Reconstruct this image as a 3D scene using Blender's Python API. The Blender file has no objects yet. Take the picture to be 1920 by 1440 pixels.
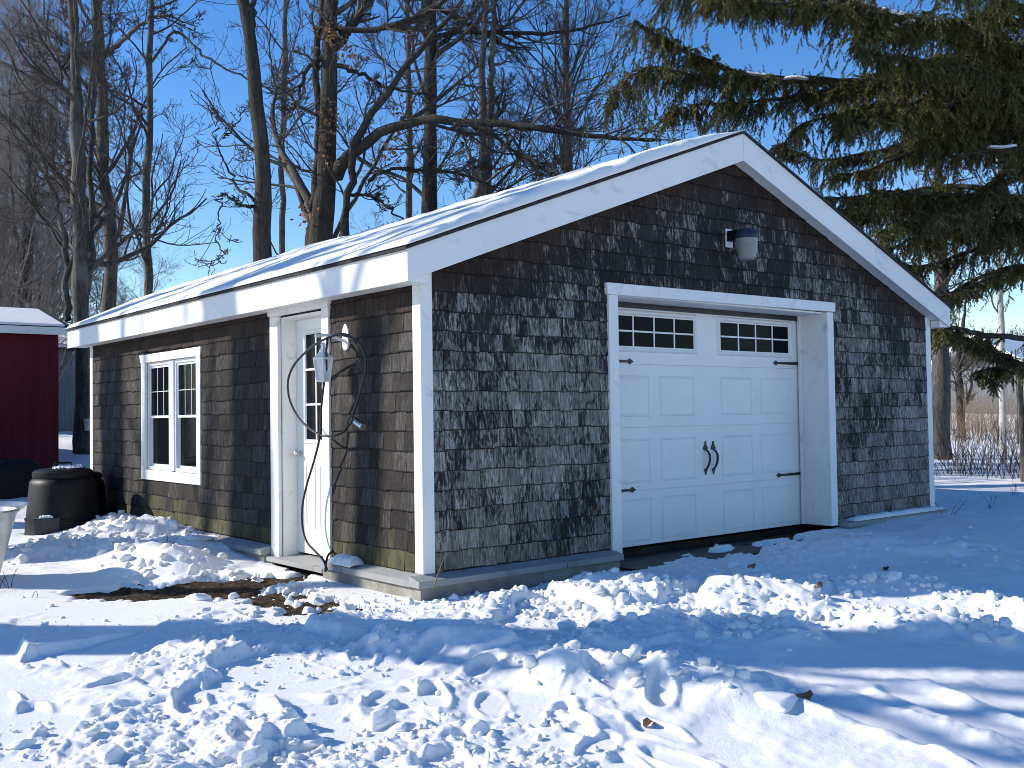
import bpy, math, random
import numpy as np
from mathutils import Vector
random.seed(7)
RG = np.random.default_rng(11)
SC = bpy.context.scene
COL = SC.collection
rad = math.radians

# ------------------------------------------------------------------ camera
CAM = np.array([-4.2969, -6.2838, 1.1651])
RX, ROLL, RZ, FPX = rad(91.7125), rad(-0.8343), rad(-39.3953), 1919.68
def _rot(rx, rz):
    cx, sx, cz, sz = math.cos(rx), math.sin(rx), math.cos(rz), math.sin(rz)
    return np.array([[cz,-sz,0],[sz,cz,0],[0,0,1]]) @ np.array([[1,0,0],[0,cx,-sx],[0,sx,cx]])
RM = _rot(RX, RZ) @ np.array([[math.cos(ROLL),-math.sin(ROLL),0],[math.sin(ROLL),math.cos(ROLL),0],[0,0,1]])
def ray(u, v): return RM @ np.array([(u-960)/FPX, -(v-720)/FPX, -1.0])
def at(u, v, d): return CAM + d*ray(u, v)                     # point d metres deep behind a photo pixel
def on(u, v, ax, val):                                        # ... on the plane axis = val
    r = ray(u, v); return CAM + r*(val-CAM[ax])/r[ax]

cd = bpy.data.cameras.new('camera'); cam = bpy.data.objects.new('camera', cd); COL.objects.link(cam)
cd.sensor_fit = 'HORIZONTAL'; cd.sensor_width = 36.0; cd.lens = FPX/1920*36.0
cd.clip_start = 0.05; cd.clip_end = 3000
from mathutils import Matrix
M4 = Matrix([list(RM[i])+[CAM[i]] for i in range(3)]+[[0,0,0,1]])
cam.matrix_world = M4
SC.camera = cam

# ------------------------------------------------------------------ light
SUN_AZ, SUN_EL = rad(42), rad(28)
SD = Vector((-math.cos(SUN_AZ)*math.cos(SUN_EL), math.sin(SUN_AZ)*math.cos(SUN_EL), math.sin(SUN_EL)))
w = bpy.data.worlds.new('World'); SC.world = w; w.use_nodes = True
nt = w.node_tree; bg = nt.nodes['Background']
sky = nt.nodes.new('ShaderNodeTexSky'); sky.sky_type = 'NISHITA'; sky.sun_disc = False
sky.sun_elevation = SUN_EL
sky.sun_rotation = math.atan2(SD.x, SD.y)
sky.altitude = 300; sky.air_density = 1.0; sky.dust_density = 0.1; sky.ozone_density = 1.6
hs = nt.nodes.new('ShaderNodeHueSaturation'); hs.inputs['Saturation'].default_value = 1.38; hs.inputs['Hue'].default_value = 0.511
nt.links.new(sky.outputs[0], hs.inputs['Color']); nt.links.new(hs.outputs[0], bg.inputs[0]); bg.inputs[1].default_value = 0.15
sl = bpy.data.lights.new('sun', 'SUN'); sl.energy = 5.0; sl.angle = rad(0.53); sl.color = (1.0, 0.95, 0.87)
so = bpy.data.objects.new('sun', sl); COL.objects.link(so)
so.rotation_euler = SD.to_track_quat('Z', 'Y').to_euler(); so.location = (-20, 18, 25)
SC.view_settings.view_transform = 'Standard'; SC.view_settings.look = 'None'
SC.view_settings.exposure = 0.42; SC.view_settings.gamma = 1.0
SC.render.engine = 'CYCLES'
SC.cycles.max_bounces = 6; SC.cycles.use_denoising = True; SC.cycles.filter_width = 0.95; SC.cycles.sample_clamp_indirect = 6

# ------------------------------------------------------------------ helpers
def tag(o, label=None, cat=None, group=None, kind=None):
    if label: o['label'] = label
    if cat: o['category'] = cat
    if group: o['group'] = group
    if kind: o['kind'] = kind
    return o
def empty(name, loc=(0,0,0), label=None, cat=None, group=None):
    o = bpy.data.objects.new(name, None); COL.objects.link(o); o.location = loc
    o.empty_display_size = 0.2
    return tag(o, label, cat, group)
def link(name, me, mat, parent=None, smooth=False):
    o = bpy.data.objects.new(name, me); COL.objects.link(o)
    if mat is not None and not me.materials: me.materials.append(mat)
    if len(me.polygons): me.polygons.foreach_set('use_smooth', np.full(len(me.polygons), bool(smooth)))
    if parent is not None:
        o.parent = parent
        o.location = -Vector(parent.location) if parent.parent is None else -(Vector(parent.location)+Vector(parent.parent.location))
    return o
def np_mesh(name, V, F, attr=None):
    """V (n,3); F list of int arrays (m,k) - built straight from arrays."""
    me = bpy.data.meshes.new(name)
    V = np.asarray(V, dtype=np.float32); Fs = [np.asarray(f, dtype=np.int32) for f in F if len(f)]
    me.vertices.add(len(V)); me.vertices.foreach_set('co', V.ravel())
    nl = sum(f.size for f in Fs); npoly = sum(len(f) for f in Fs)
    me.loops.add(nl); me.polygons.add(npoly)
    me.loops.foreach_set('vertex_index', np.concatenate([f.ravel() for f in Fs]))
    tot = np.concatenate([np.full(len(f), f.shape[1], dtype=np.int32) for f in Fs])
    st = np.concatenate([[0], np.cumsum(tot)[:-1]]).astype(np.int32)
    me.polygons.foreach_set('loop_start', st)
    me.update(calc_edges=True)
    if attr is not None:
        for k, a in attr.items():
            ca = me.color_attributes.new(k, 'FLOAT_COLOR', 'POINT')
            c = np.ones((len(V), 4), dtype=np.float32); c[:, :a.shape[1]] = a
            ca.data.foreach_set('color', c.ravel())
    return me
class MB:
    def __init__(s): s.v = []; s.f = []
    def add(s, V, F):
        b = len(s.v); s.v += [tuple(map(float, p)) for p in V]; s.f += [tuple(i+b for i in f) for f in F]; return s
    def box(s, x0, y0, z0, x1, y1, z1):
        return s.add([(x0,y0,z0),(x1,y0,z0),(x1,y1,z0),(x0,y1,z0),(x0,y0,z1),(x1,y0,z1),(x1,y1,z1),(x0,y1,z1)],
                     [(0,3,2,1),(4,5,6,7),(0,1,5,4),(1,2,6,5),(2,3,7,6),(3,0,4,7)])
    def prism(s, poly, d):                                    # poly of 3D points extruded by vector d
        n = len(poly); P = [Vector(p) for p in poly]; Q = [p+Vector(d) for p in P]
        return s.add(P+Q, [tuple(range(n)), tuple(range(2*n-1, n-1, -1))]+[(i, i+n, (i+1)%n+n, (i+1)%n) for i in range(n)])
    def tube(s, pts, r, n=8, cap=True):
        pts = [Vector(p) for p in pts]
        rr = r if hasattr(r, '__len__') else [r]*len(pts)
        V = []; up = Vector((0,0,1))
        for i, p in enumerate(pts):
            t = (pts[min(i+1, len(pts)-1)]-pts[max(i-1, 0)]).normalized()
            if i == 0:
                a = t.cross(up if abs(t.z) < .9 else Vector((1,0,0))).normalized()
            else:
                a = (a-t*a.dot(t)).normalized()
            b = t.cross(a)
            V += [p+(a*math.cos(k*2*math.pi/n)+b*math.sin(k*2*math.pi/n))*rr[i] for k in range(n)]
        F = [(i*n+k, i*n+(k+1)%n, (i+1)*n+(k+1)%n, (i+1)*n+k) for i in range(len(pts)-1) for k in range(n)]
        if cap: F += [tuple(range(n-1, -1, -1)), tuple(range((len(pts)-1)*n, len(pts)*n))]
        return s.add(V, F)
    def lathe(s, prof, c=(0,0,0), n=32, sq=1.0, yaw=0):
        """profile of (r, z); sq < 1 squares the plan a little"""
        V = []
        for r, z in prof:
            for k in range(n):
                a = 2*math.pi*k/n; ca, sa = math.cos(a), math.sin(a)
                q = (abs(ca)**(2/sq)+abs(sa)**(2/sq))**(-sq/2) if sq != 1 else 1
                x, y = r*q*ca, r*q*sa
                V.append((c[0]+x*math.cos(yaw)-y*math.sin(yaw), c[1]+x*math.sin(yaw)+y*math.cos(yaw), c[2]+z))
        F = [(i*n+k, i*n+(k+1)%n, (i+1)*n+(k+1)%n, (i+1)*n+k) for i in range(len(prof)-1) for k in range(n)]
        F += [tuple(range(n-1, -1, -1)), tuple(range((len(prof)-1)*n, len(prof)*n))]
        return s.add(V, F)
    def build(s, name, mat, parent=None, smooth=False, bevel=0):
        me = bpy.data.meshes.new(name); me.from_pydata(s.v, [], s.f); me.update()
        o = link(name, me, mat, parent, smooth)
        if bevel:
            m = o.modifiers.new('b', 'BEVEL'); m.width = bevel; m.segments = 2; m.limit_method = 'ANGLE'
        if smooth and not bevel:
            me.set_sharp_from_angle(angle=rad(40))
        return o
def mat(name, rough=.6, spec=.3):
    m = bpy.data.materials.new(name); m.use_nodes = True
    t = m.node_tree; p = t.nodes['Principled BSDF']
    p.inputs['Roughness'].default_value = rough; p.inputs['Specular IOR Level'].default_value = spec
    return m, t, p
def N(t, k, **kw):
    n = t.nodes.new(k)
    for a, v in kw.items():
        if a.startswith('i_'): n.inputs[a[2:].replace('_', ' ')].default_value = v
        else: setattr(n, a, v)
    return n
def ramp(t, fac, stops):
    r = t.nodes.new('ShaderNodeValToRGB'); e = r.color_ramp.elements
    while len(e) < len(stops): e.new(.5)
    for q, (p, c) in zip(e, stops): q.position = p; q.color = (c[0], c[1], c[2], 1) if hasattr(c, '__len__') else (c, c, c, 1)
    t.links.new(fac, r.inputs[0]); return r.outputs[0]
def noise(t, scale, detail=4, rough=.55, vec=None, dist=0):
    n = N(t, 'ShaderNodeTexNoise'); n.inputs['Scale'].default_value = scale; n.inputs['Detail'].default_value = detail
    n.inputs['Roughness'].default_value = rough; n.inputs['Distortion'].default_value = dist
    if vec is not None: t.links.new(vec, n.inputs['Vector'])
    return n.outputs['Fac']
def coords(t, sc=(1,1,1)):
    c = N(t, 'ShaderNodeTexCoord'); m = N(t, 'ShaderNodeMapping'); m.inputs['Scale'].default_value = sc
    t.links.new(c.outputs['Object'], m.inputs['Vector']); return m.outputs[0]
def mix(t, f, a, b, mode='MIX'):
    m = N(t, 'ShaderNodeMix', data_type='RGBA', blend_type=mode)
    for i, x in ((0, f), (6, a), (7, b)):
        if hasattr(x, 'links'): t.links.new(x, m.inputs[i])
        else: m.inputs[i].default_value = x if i == 0 else (*x, 1)
    return m.outputs[2]
def math_(t, op, a, b=0.0):
    m = N(t, 'ShaderNodeMath', operation=op)
    for i, x in ((0, a), (1, b)):
        if hasattr(x, 'links'): t.links.new(x, m.inputs[i])
        else: m.inputs[i].default_value = x
    return m.outputs[0]
def bump(t, p, h, s=.3, d=.01):
    b = N(t, 'ShaderNodeBump'); b.inputs['Strength'].default_value = s; b.inputs['Distance'].default_value = d
    t.links.new(h, b.inputs['Height']); t.links.new(b.outputs[0], p.inputs['Normal'])
def simple(name, c1, c2, scale=6, rough=.6, spec=.3, bs=.15, bd=.004, sc=(1,1,1), metal=0, lo=.3, hi=.7):
    m, t, p = mat(name, rough, spec); v = coords(t, sc)
    n = noise(t, scale, 5, .6, v)
    t.links.new(ramp(t, n, [(lo, c1), (hi, c2)]), p.inputs['Base Color'])
    p.inputs['Metallic'].default_value = metal
    if bs: bump(t, p, noise(t, scale*4, 4, .6, v), bs, bd)
    return m

# ------------------------------------------------------------------ materials
def snow_mat():
    m, t, p = mat('snow', .65, .25); v = coords(t)
    n = noise(t, 1.7, 4, .6, v)
    c = ramp(t, n, [(.3, (.785,.775,.750)), (.7, (.85,.838,.812))])
    t.links.new(c, p.inputs['Base Color'])
    h = math_(t, 'ADD', noise(t, 28, 6, .65, v), math_(t, 'MULTIPLY', noise(t, 140, 3, .6, v), .5))
    bump(t, p, h, .45, .012)
    return m
SNOW = snow_mat()
def shingle_mat(name, kind):
    m, t, p = mat(name, .85, .2)
    at_ = N(t, 'ShaderNodeAttribute', attribute_name='rnd'); sp = N(t, 'ShaderNodeSeparateColor'); t.links.new(at_.outputs['Color'], sp.inputs[0])
    r1, r2, r3 = sp.outputs
    tc = N(t, 'ShaderNodeTexCoord'); ofs = N(t, 'ShaderNodeVectorMath', operation='SCALE'); t.links.new(at_.outputs['Color'], ofs.inputs[0]); ofs.inputs['Scale'].default_value = 40
    add = N(t, 'ShaderNodeVectorMath', operation='ADD'); t.links.new(tc.outputs['Object'], add.inputs[0]); t.links.new(ofs.outputs[0], add.inputs[1])
    def mp(s):
        q = N(t, 'ShaderNodeMapping'); q.inputs['Scale'].default_value = s; t.links.new(add.outputs[0], q.inputs['Vector']); return q.outputs[0]
    grain = noise(t, 9, 6, .7, mp((9,9,.8)), 1.0)             # fine vertical grain
    wav = noise(t, 5, 4, .6, mp((4,4,1.5)), 2.5)                 # broad cathedral figure
    blot = noise(t, 6.5, 7, .68, mp((2.3,2.3,.9)), 1.3)         # mildew stains
    big = noise(t, 1.1, 3, .5, coords(t))                        # wall-wide weathering
    if kind == 'front':
        base = ramp(t, grain, [(.27, (.032,.028,.024)), (.40, (.125,.112,.098)), (.54, (.26,.238,.212)), (.68, (.55,.515,.47))])
        stain = math_(t, 'ADD', math_(t, 'ADD', math_(t, 'MULTIPLY', blot, 1.1), math_(t, 'MULTIPLY', wav, .4)),
                      math_(t, 'ADD', math_(t, 'MULTIPLY', r1, .2), math_(t, 'MULTIPLY', big, .8)))
        sz = N(t, 'ShaderNodeSeparateXYZ'); t.links.new(tc.outputs['Object'], sz.inputs[0])   # the lower courses are bleached, mildew is heavier higher up
        stain = math_(t, 'ADD', stain, math_(t, 'MULTIPLY', math_(t, 'SUBTRACT', sz.outputs['Z'], 1.55), .085))
        stain = math_(t, 'SUBTRACT', stain, math_(t, 'MULTIPLY', grain, .45))
        f = ramp(t, math_(t, 'MULTIPLY', stain, .5), [(.460, 0.0), (.555, .95)])
        dark = ramp(t, grain, [(.3, (.008,.007,.007)), (.75, (.030,.026,.024))])
    else:
        base = ramp(t, grain, [(.27, (.014,.012,.011)), (.47, (.042,.037,.033)), (.62, (.092,.083,.074)), (.76, (.22,.203,.185))])
        stain = math_(t, 'ADD', math_(t, 'ADD', math_(t, 'MULTIPLY', blot, .9), math_(t, 'MULTIPLY', wav, .45)),
                      math_(t, 'ADD', math_(t, 'MULTIPLY', r1, .34), math_(t, 'MULTIPLY', big, .35)))
        f = ramp(t, math_(t, 'MULTIPLY', stain, .5), [(.46, 0.0), (.54, .9)])
        dark = ramp(t, grain, [(.3, (.010,.008,.007)), (.75, (.045,.036,.029))])
    c = mix(t, f, base, dark)
    # brown, little-weathered cedar in the sheltered top courses; moss on the lowest ones (both follow the wood, not the light)
    top = N(t, 'ShaderNodeAttribute', attribute_name='age_butt'); sp2 = N(t, 'ShaderNodeSeparateColor'); t.links.new(top.outputs['Color'], sp2.inputs[0])
    br = ramp(t, grain, [(.3, (.014,.009,.007)), (.7, (.058,.034,.024))])
    fb = ramp(t, math_(t, 'ADD', sp2.outputs[0], math_(t, 'MULTIPLY', blot, .5)), [(.62, 0.0), (1.0, .85)])
    c = mix(t, fb, c, br)
    ms = ramp(t, noise(t, 10, 4, .6, mp((1,1,.6))), [(.3, (.05,.05,.02)), (.7, (.15,.14,.06))])
    fm = ramp(t, math_(t, 'ADD', sp2.outputs[1], math_(t, 'MULTIPLY', blot, .6)), [(.74, 0.0), (1.0, .62 if kind == 'side' else .2)])
    c = mix(t, fm, c, ms)
    # knots
    vo = N(t, 'ShaderNodeTexVoronoi'); vo.inputs['Scale'].default_value = 3.2; t.links.new(mp((1.6,1.6,1)), vo.inputs['Vector'])
    kn = ramp(t, vo.outputs['Distance'], [(.045, 1.0), (.10, 0.0)])
    c = mix(t, math_(t, 'MULTIPLY', kn, .8), c, (.012,.010,.010))
    end = ramp(t, sp2.outputs[2], [(.25, 0.0), (.6, .9)])           # dark band painted along each butt, marking the courses
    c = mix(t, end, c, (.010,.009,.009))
    v = N(t, 'ShaderNodeHueSaturation'); t.links.new(c, v.inputs['Color']); t.links.new(math_(t, 'ADD', math_(t, 'MULTIPLY', r2, .46), .66), v.inputs['Value'])
    t.links.new(v.outputs[0], p.inputs['Base Color'])
    bump(t, p, math_(t, 'ADD', grain, math_(t, 'MULTIPLY', wav, .4)), .5, .004)
    return m
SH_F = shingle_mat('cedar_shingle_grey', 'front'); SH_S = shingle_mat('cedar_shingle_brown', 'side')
def paint(name, c, rough=.5, dirt=(.35,.33,.30), amt=.5, sc=(3,3,3)):
    m, t, p = mat(name, rough, .35); v = coords(t, sc)
    n = noise(t, 2.2, 7, .65, v, .6)
    f = ramp(t, n, [(.56, 0.0), (.78, amt)])
    n2 = noise(t, .8, 3, .5, v)
    base = ramp(t, n2, [(.3, tuple(x*.93 for x in c)), (.7, c)])
    t.links.new(mix(t, f, base, dirt), p.inputs['Base Color'])
    bump(t, p, noise(t, 30, 4, .6, coords(t, (1,1,1))), .12, .004)
    return m
WHITE = paint('white_trim_paint', (.82,.80,.755), .5, (.36,.33,.28), .75); WHITE2 = paint('white_fascia_paint', (.82,.80,.755), .5, (.42,.41,.40), .7, (1.3,1.3,2.2))
DOORW = paint('white_door_paint', (.82,.805,.765), .38, (.55,.55,.56), .25)
SASH = paint('white_vinyl', (.72,.73,.74), .35, (.5,.5,.5), .2)
BLACK = simple('black_iron', (.008,.008,.009), (.02,.02,.02), 20, .45, .4)
RUBBER = simple('black_rubber', (.009,.009,.010), (.02,.02,.021), 14, .42, .45)
PLAST = simple('black_plastic', (.004,.004,.0045), (.009,.009,.0095), 8, .5, .22, .2, .003)
PLASTG = simple('dark_grey_plastic', (.02,.021,.02), (.05,.05,.048), 8, .5, .4)
def glass_mat():
    m, t, p = mat('dark_window_glass', .06, .03)
    p.inputs['Base Color'].default_value = (.006,.008,.010,1)
    v = coords(t); bump(t, p, noise(t, 2.5, 2, .5, v), .06, .02)
    return m
GLASS = glass_mat()
def lens_mat(name, c, tr):
    m, t, p = mat(name, .25, .5); v = coords(t)
    t.links.new(ramp(t, noise(t, 12, 4, .6, v), [(.3, c), (.7, tuple(min(1, x*1.25) for x in c))]), p.inputs['Base Color'])
    p.inputs['Transmission Weight'].default_value = tr; p.inputs['IOR'].default_value = 1.3
    return m
FROST = lens_mat('frosted_lens', (.27,.265,.25), .2); LGLASS = lens_mat('lantern_glass', (.75,.76,.76), .35)
METAL = simple('galvanised_metal', (.30,.31,.32), (.50,.51,.52), 5, .38, .5, .1, .003, (1,1,1), .75)
CHROME = simple('satin_nickel', (.5,.48,.45), (.62,.6,.57), 10, .28, .5, 0, 0, (1,1,1), 1)
RED = simple('red_barn_paint', (.075,.005,.011), (.115,.009,.018), 2, .7, .2, .3, .004, (8,8,.5))
GREYW = simple('weathered_grey_boards', (.10,.115,.125), (.19,.21,.225), 2, .8, .2, .4, .006, (9,9,.5))
CONC = simple('concrete', (.16,.15,.13), (.34,.32,.28), 5, .9, .15, .5, .01)
LEDGE = paint('grey_ledge_paint', (.29,.29,.28), .8, (.12,.11,.095), .9, (2,2,2))
ASPH = simple('wet_dark_paving', (.012,.012,.013), (.04,.038,.036), 9, .55, .35, .6, .012)
SHINGLE_ROOF = simple('asphalt_roofing', (.018,.018,.02), (.05,.05,.052), 20, .9, .2)
def soil_mat():
    m, t, p = mat('leaf_littered_soil', .95, .1); v = coords(t)
    n = noise(t, 22, 6, .7, v, .8)
    t.links.new(ramp(t, n, [(.3, (.008,.006,.005)), (.46, (.035,.025,.017)), (.58, (.10,.068,.04)), (.74, (.24,.18,.11))]), p.inputs['Base Color'])
    bump(t, p, n, .9, .03); return m
SOIL = soil_mat()
def bark(name, lo, hi, patch, amt=.5):
    m, t, p = mat(name, .9, .15); v = coords(t, (1,1,.22)); v2 = coords(t)
    n = noise(t, 22, 6, .7, v, .8)
    c = ramp(t, n, [(.3, lo), (.7, hi)])
    f = ramp(t, noise(t, 1.6, 5, .6, v2), [(.5, 0.0), (.68, amt)])
    t.links.new(mix(t, f, c, patch), p.inputs['Base Color'])
    bump(t, p, n, 1.0, .03); return m
BARK_D = bark('dark_furrowed_bark', (.012,.010,.009), (.080,.070,.061), (.075,.078,.060), .5)
BARK_L = bark('grey_maple_bark', (.030,.026,.022), (.16,.142,.122), (.24,.23,.205), .5)
BARK_B = bark('pale_birch_bark', (.30,.28,.25), (.60,.57,.52), (.12,.10,.08), .4)
TWIG = bark('twig_bark', (.035,.030,.026), (.13,.112,.098), (.21,.19,.17), .5)
TWIG_T = bark('pale_twig_bark', (.17,.145,.125), (.36,.32,.285), (.44,.40,.37), .4)
NEEDLE = simple('spruce_needles', (.027,.033,.0095), (.155,.142,.042), 2.2, .6, .3, 0)
NEEDLE2 = simple('dry_needles', (.06,.05,.018), (.15,.12,.05), 3, .7, .2, 0)
OAKLEAF = simple('dry_oak_leaf', (.13,.06,.03), (.34,.19,.10), 3, .75, .2, 0)
STRAW = simple('dry_stem', (.13,.09,.055), (.30,.22,.14), 6, .85, .15, 0)
STRAWD = simple('dark_dry_stem', (.03,.022,.017), (.09,.065,.05), 6, .85, .15, 0)

# ------------------------------------------------------------------ noise in numpy
def hsh(ix, iy, s):
    n = (ix.astype(np.int64)*374761393 + iy.astype(np.int64)*668265263 + s*2147483647 + 1013904223) & 0x7fffffff
    n = (n ^ (n >> 13))*1274126177 & 0x7fffffff
    n = (n ^ (n >> 16))*2246822519 & 0x7fffffff
    return ((n ^ (n >> 15)) & 0xffffff)/float(0xffffff)
def vnoise(x, y, s=0):
    ix, iy = np.floor(x), np.floor(y); fx, fy = x-ix, y-iy
    fx = fx*fx*fx*(fx*(fx*6-15)+10); fy = fy*fy*fy*(fy*(fy*6-15)+10)
    a, b, c, d = hsh(ix, iy, s), hsh(ix+1, iy, s), hsh(ix, iy+1, s), hsh(ix+1, iy+1, s)
    return (a*(1-fx)+b*fx)*(1-fy)+(c*(1-fx)+d*fx)*fy
def fbm(x, y, sc, oct=4, s=0, gain=.5):
    t = 0; a = 1; n = 0
    ca, sa = math.cos(.6), math.sin(.6)
    for o in range(oct):
        t = t+a*(vnoise(x*sc, y*sc, s+o)*2-1); n += a; a *= gain; sc *= 2.03
        x, y = x*ca-y*sa, x*sa+y*ca
    return t/n
def billow(x, y, sc, oct=3, s=0):
    t = 0; a = 1; n = 0
    for o in range(oct):
        t = t+a*(1-np.abs(vnoise(x*sc, y*sc, s+o)*2-1)*2); n += a; a *= .5; sc *= 2.1
    return t/n
def plates(x, y, cell, s, tilt=1.0):
    """broken slabs: nearest jittered cell, each with its own height and tilt; also lumps rounded towards the cell rim"""
    gx, gy = x/cell, y/cell; ix, iy = np.floor(gx), np.floor(gy)
    best = np.full(x.shape, 1e9); hgt = np.zeros(x.shape); sec = np.full(x.shape, 1e9)
    for dx in (-1, 0, 1):
        for dy in (-1, 0, 1):
            cx, cy = ix+dx, iy+dy
            px = cx+hsh(cx, cy, s); py = cy+hsh(cx, cy, s+1)
            ddx, ddy = gx-px, gy-py; d = ddx*ddx+ddy*ddy
            hh = hsh(cx, cy, s+2)+tilt*((hsh(cx, cy, s+3)-.5)*ddx+(hsh(cx, cy, s+4)-.5)*ddy)*1.6
            m = d < best
            sec = np.where(m, best, np.minimum(sec, d)); hgt = np.where(m, hh, hgt); best = np.where(m, d, best)
    edge = np.clip((np.sqrt(sec)-np.sqrt(best))*3.0, 0, 1)
    return hgt, edge
def sstep(a, b, x):
    t = np.clip((x-a)/(b-a), 0, 1); return t*t*(3-2*t)
def seg_dist(x, y, pts):
    """distance to polyline, and parameter 0..1 along it"""
    best = np.full(x.shape, 1e9)
    for (ax, ay), (bx, by) in zip(pts[:-1], pts[1:]):
        l2 = (bx-ax)**2+(by-ay)**2+1e-9
        t = np.clip(((x-ax)*(bx-ax)+(y-ay)*(by-ay))/l2, 0, 1)
        best = np.minimum(best, np.hypot(x-ax-t*(bx-ax), y-ay-t*(by-ay)))
    return best
def G(u, v, z=-.15): p = on(u, v, 2, z); return (p[0], p[1])

# ------------------------------------------------------------------ the ground
def soil_h(x, y):
    z = -.215 + .014*np.clip(x, 0, 6) - .055*np.clip(-(y+.7), 0, 4.0)
    wl = sstep(3, -8, x-y)
    z = z + wl*(.115*np.clip(y-8.5, 0, 7.5)+.02*np.clip(y-16, 0, 60))
    r = np.hypot(x-CAM[0], y-CAM[1])
    rt = 1-wl
    z = z + rt*(.006*np.clip(r-20, 0, 40) + .085*np.clip(r-58, 0, 60)*.9) + wl*.03*np.clip(r-40, 0, 80)
    return z
RIDGES = [  # polyline, half width, height, rubble
    ([G(1120,1085,-.1), G(1300,1095,-.08), G(1480,1090,-.05)], .30, .10, 1.0),
    ([G(760,1130,-.2), G(950,1140,-.18), G(1150,1140,-.15), G(1330,1150,-.12), G(1470,1145,-.1)], .28, .10, 1.0),
    ([G(1560,1110,-.05), G(1720,1120,-.05), G(1850,1130,-.05)], .25, .10, .7),
    ([G(1500,1070,-.03), G(1700,1060,.0), G(1920,1065,.05)], .30, .09, .8),
    ([G(640,1085,-.15), G(700,1110,-.15), G(780,1125,-.15), G(860,1120,-.15)], .18, .015, .35),
    ([G(190,1015,-.05), G(300,1030,.0), G(400,1045,0), G(505,1068,0)], .38, .22, .8),
    ([G(250,960,.1), G(330,985,.1)], .8, .25, .85),
    ([G(90,1030,-.1), G(220,990,-.05)], .5, .16, .6),
    ([G(1060,1275,-.25), G(1200,1265,-.22), G(1385,1270,-.2)], .20, .17, 1.0),
    ([G(740,1230,-.25), G(900,1225,-.25), G(1040,1230,-.25)], .20, .10, 1.0),
    ([G(640,1040,-.05), G(630,1080,-.1)], .16, .12, .2),
    ([G(1600,1010,-.02), G(1750,1005,0), G(1900,1010,.05)], .5, .12, .5),
]
BARE = [([G(230,1106,-.17), G(350,1098,-.16), G(440,1090,-.16)], .34), ([G(270,1118,-.2), G(400,1112,-.2)], .2), ([G(410,1080,-.15), G(520,1076,-.14)], .20),
        ([G(560,1058,-.12), G(600,1062,-.12)], .10), ([G(440,1107,-.16), G(520,1114,-.18)], .24), ([G(520,1130,-.18), G(600,1137,-.19)], .17), ([G(590,1145,-.18), G(650,1148,-.2)], .14)]
DRIVE = [G(1185,1043,-.08), G(1300,1030,-.08), G(1420,1018,-.08), G(1540,1004,-.08)]
DRIVE2 = [G(860,1103,-.14), G(960,1090,-.13), G(1060,1078,-.13), G(1165,1060,-.12)]
EDGE = [G(1170,1440,-.35), G(1330,1330,-.3), G(1400,1285,-.28), G(1445,1160,-.2)]
TRACK = [[G(1490,1290,-.27), G(1600,1330,-.3), G(1760,1385,-.33), G(1920,1450,-.36)],
         [G(1700,1290,-.28), G(1820,1335,-.3), G(1960,1390,-.34)]]
_e0, _e1 = np.array(EDGE[0]), np.array(EDGE[-1])
def rough_mask(x, y):
    # rubble left of the ploughed sheet's edge and along the windrows, smooth drifts at far left and on the right
    side = (_e1[0]-_e0[0])*(y-_e0[1])-(_e1[1]-_e0[1])*(x-_e0[0])
    side = side/np.hypot(*( _e1-_e0))+fbm(x, y, 1.1, 3, 71)*.22
    m = sstep(-.12, .22, side)*.95
    m = m*(1-.9*sstep(1.1, .5, seg_dist(x, y, [G(-400,1090,-.15), G(120,1105,-.15), G(250,1125,-.18)])))
    far = sstep(-.2, .55, y+.15*x-.2)                          # the strip nearer the garage
    m = m*(1-.75*far)
    for pts, hw, hh, rb in RIDGES:
        m = np.maximum(m, rb*sstep(hw*1.6, hw*.4, seg_dist(x, y, pts)))
    m = np.maximum(m, .35*sstep(.5, -.3, y)*sstep(7.5, 2, x)*sstep(-3.2,-1.2,y))
    r = np.hypot(x-CAM[0], y-CAM[1])
    return m*sstep(19, 14, r)*sstep(14.5, 9, x-0*y)
_pr = np.random.default_rng(19); PRINTS = []
for _ in range(46):                                            # boot prints trodden across the yard
    g_ = G(_pr.uniform(-60, 1300), _pr.uniform(1235, 1450), -.28); PRINTS.append((g_[0], g_[1], _pr.normal()*.5+.9))
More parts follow.
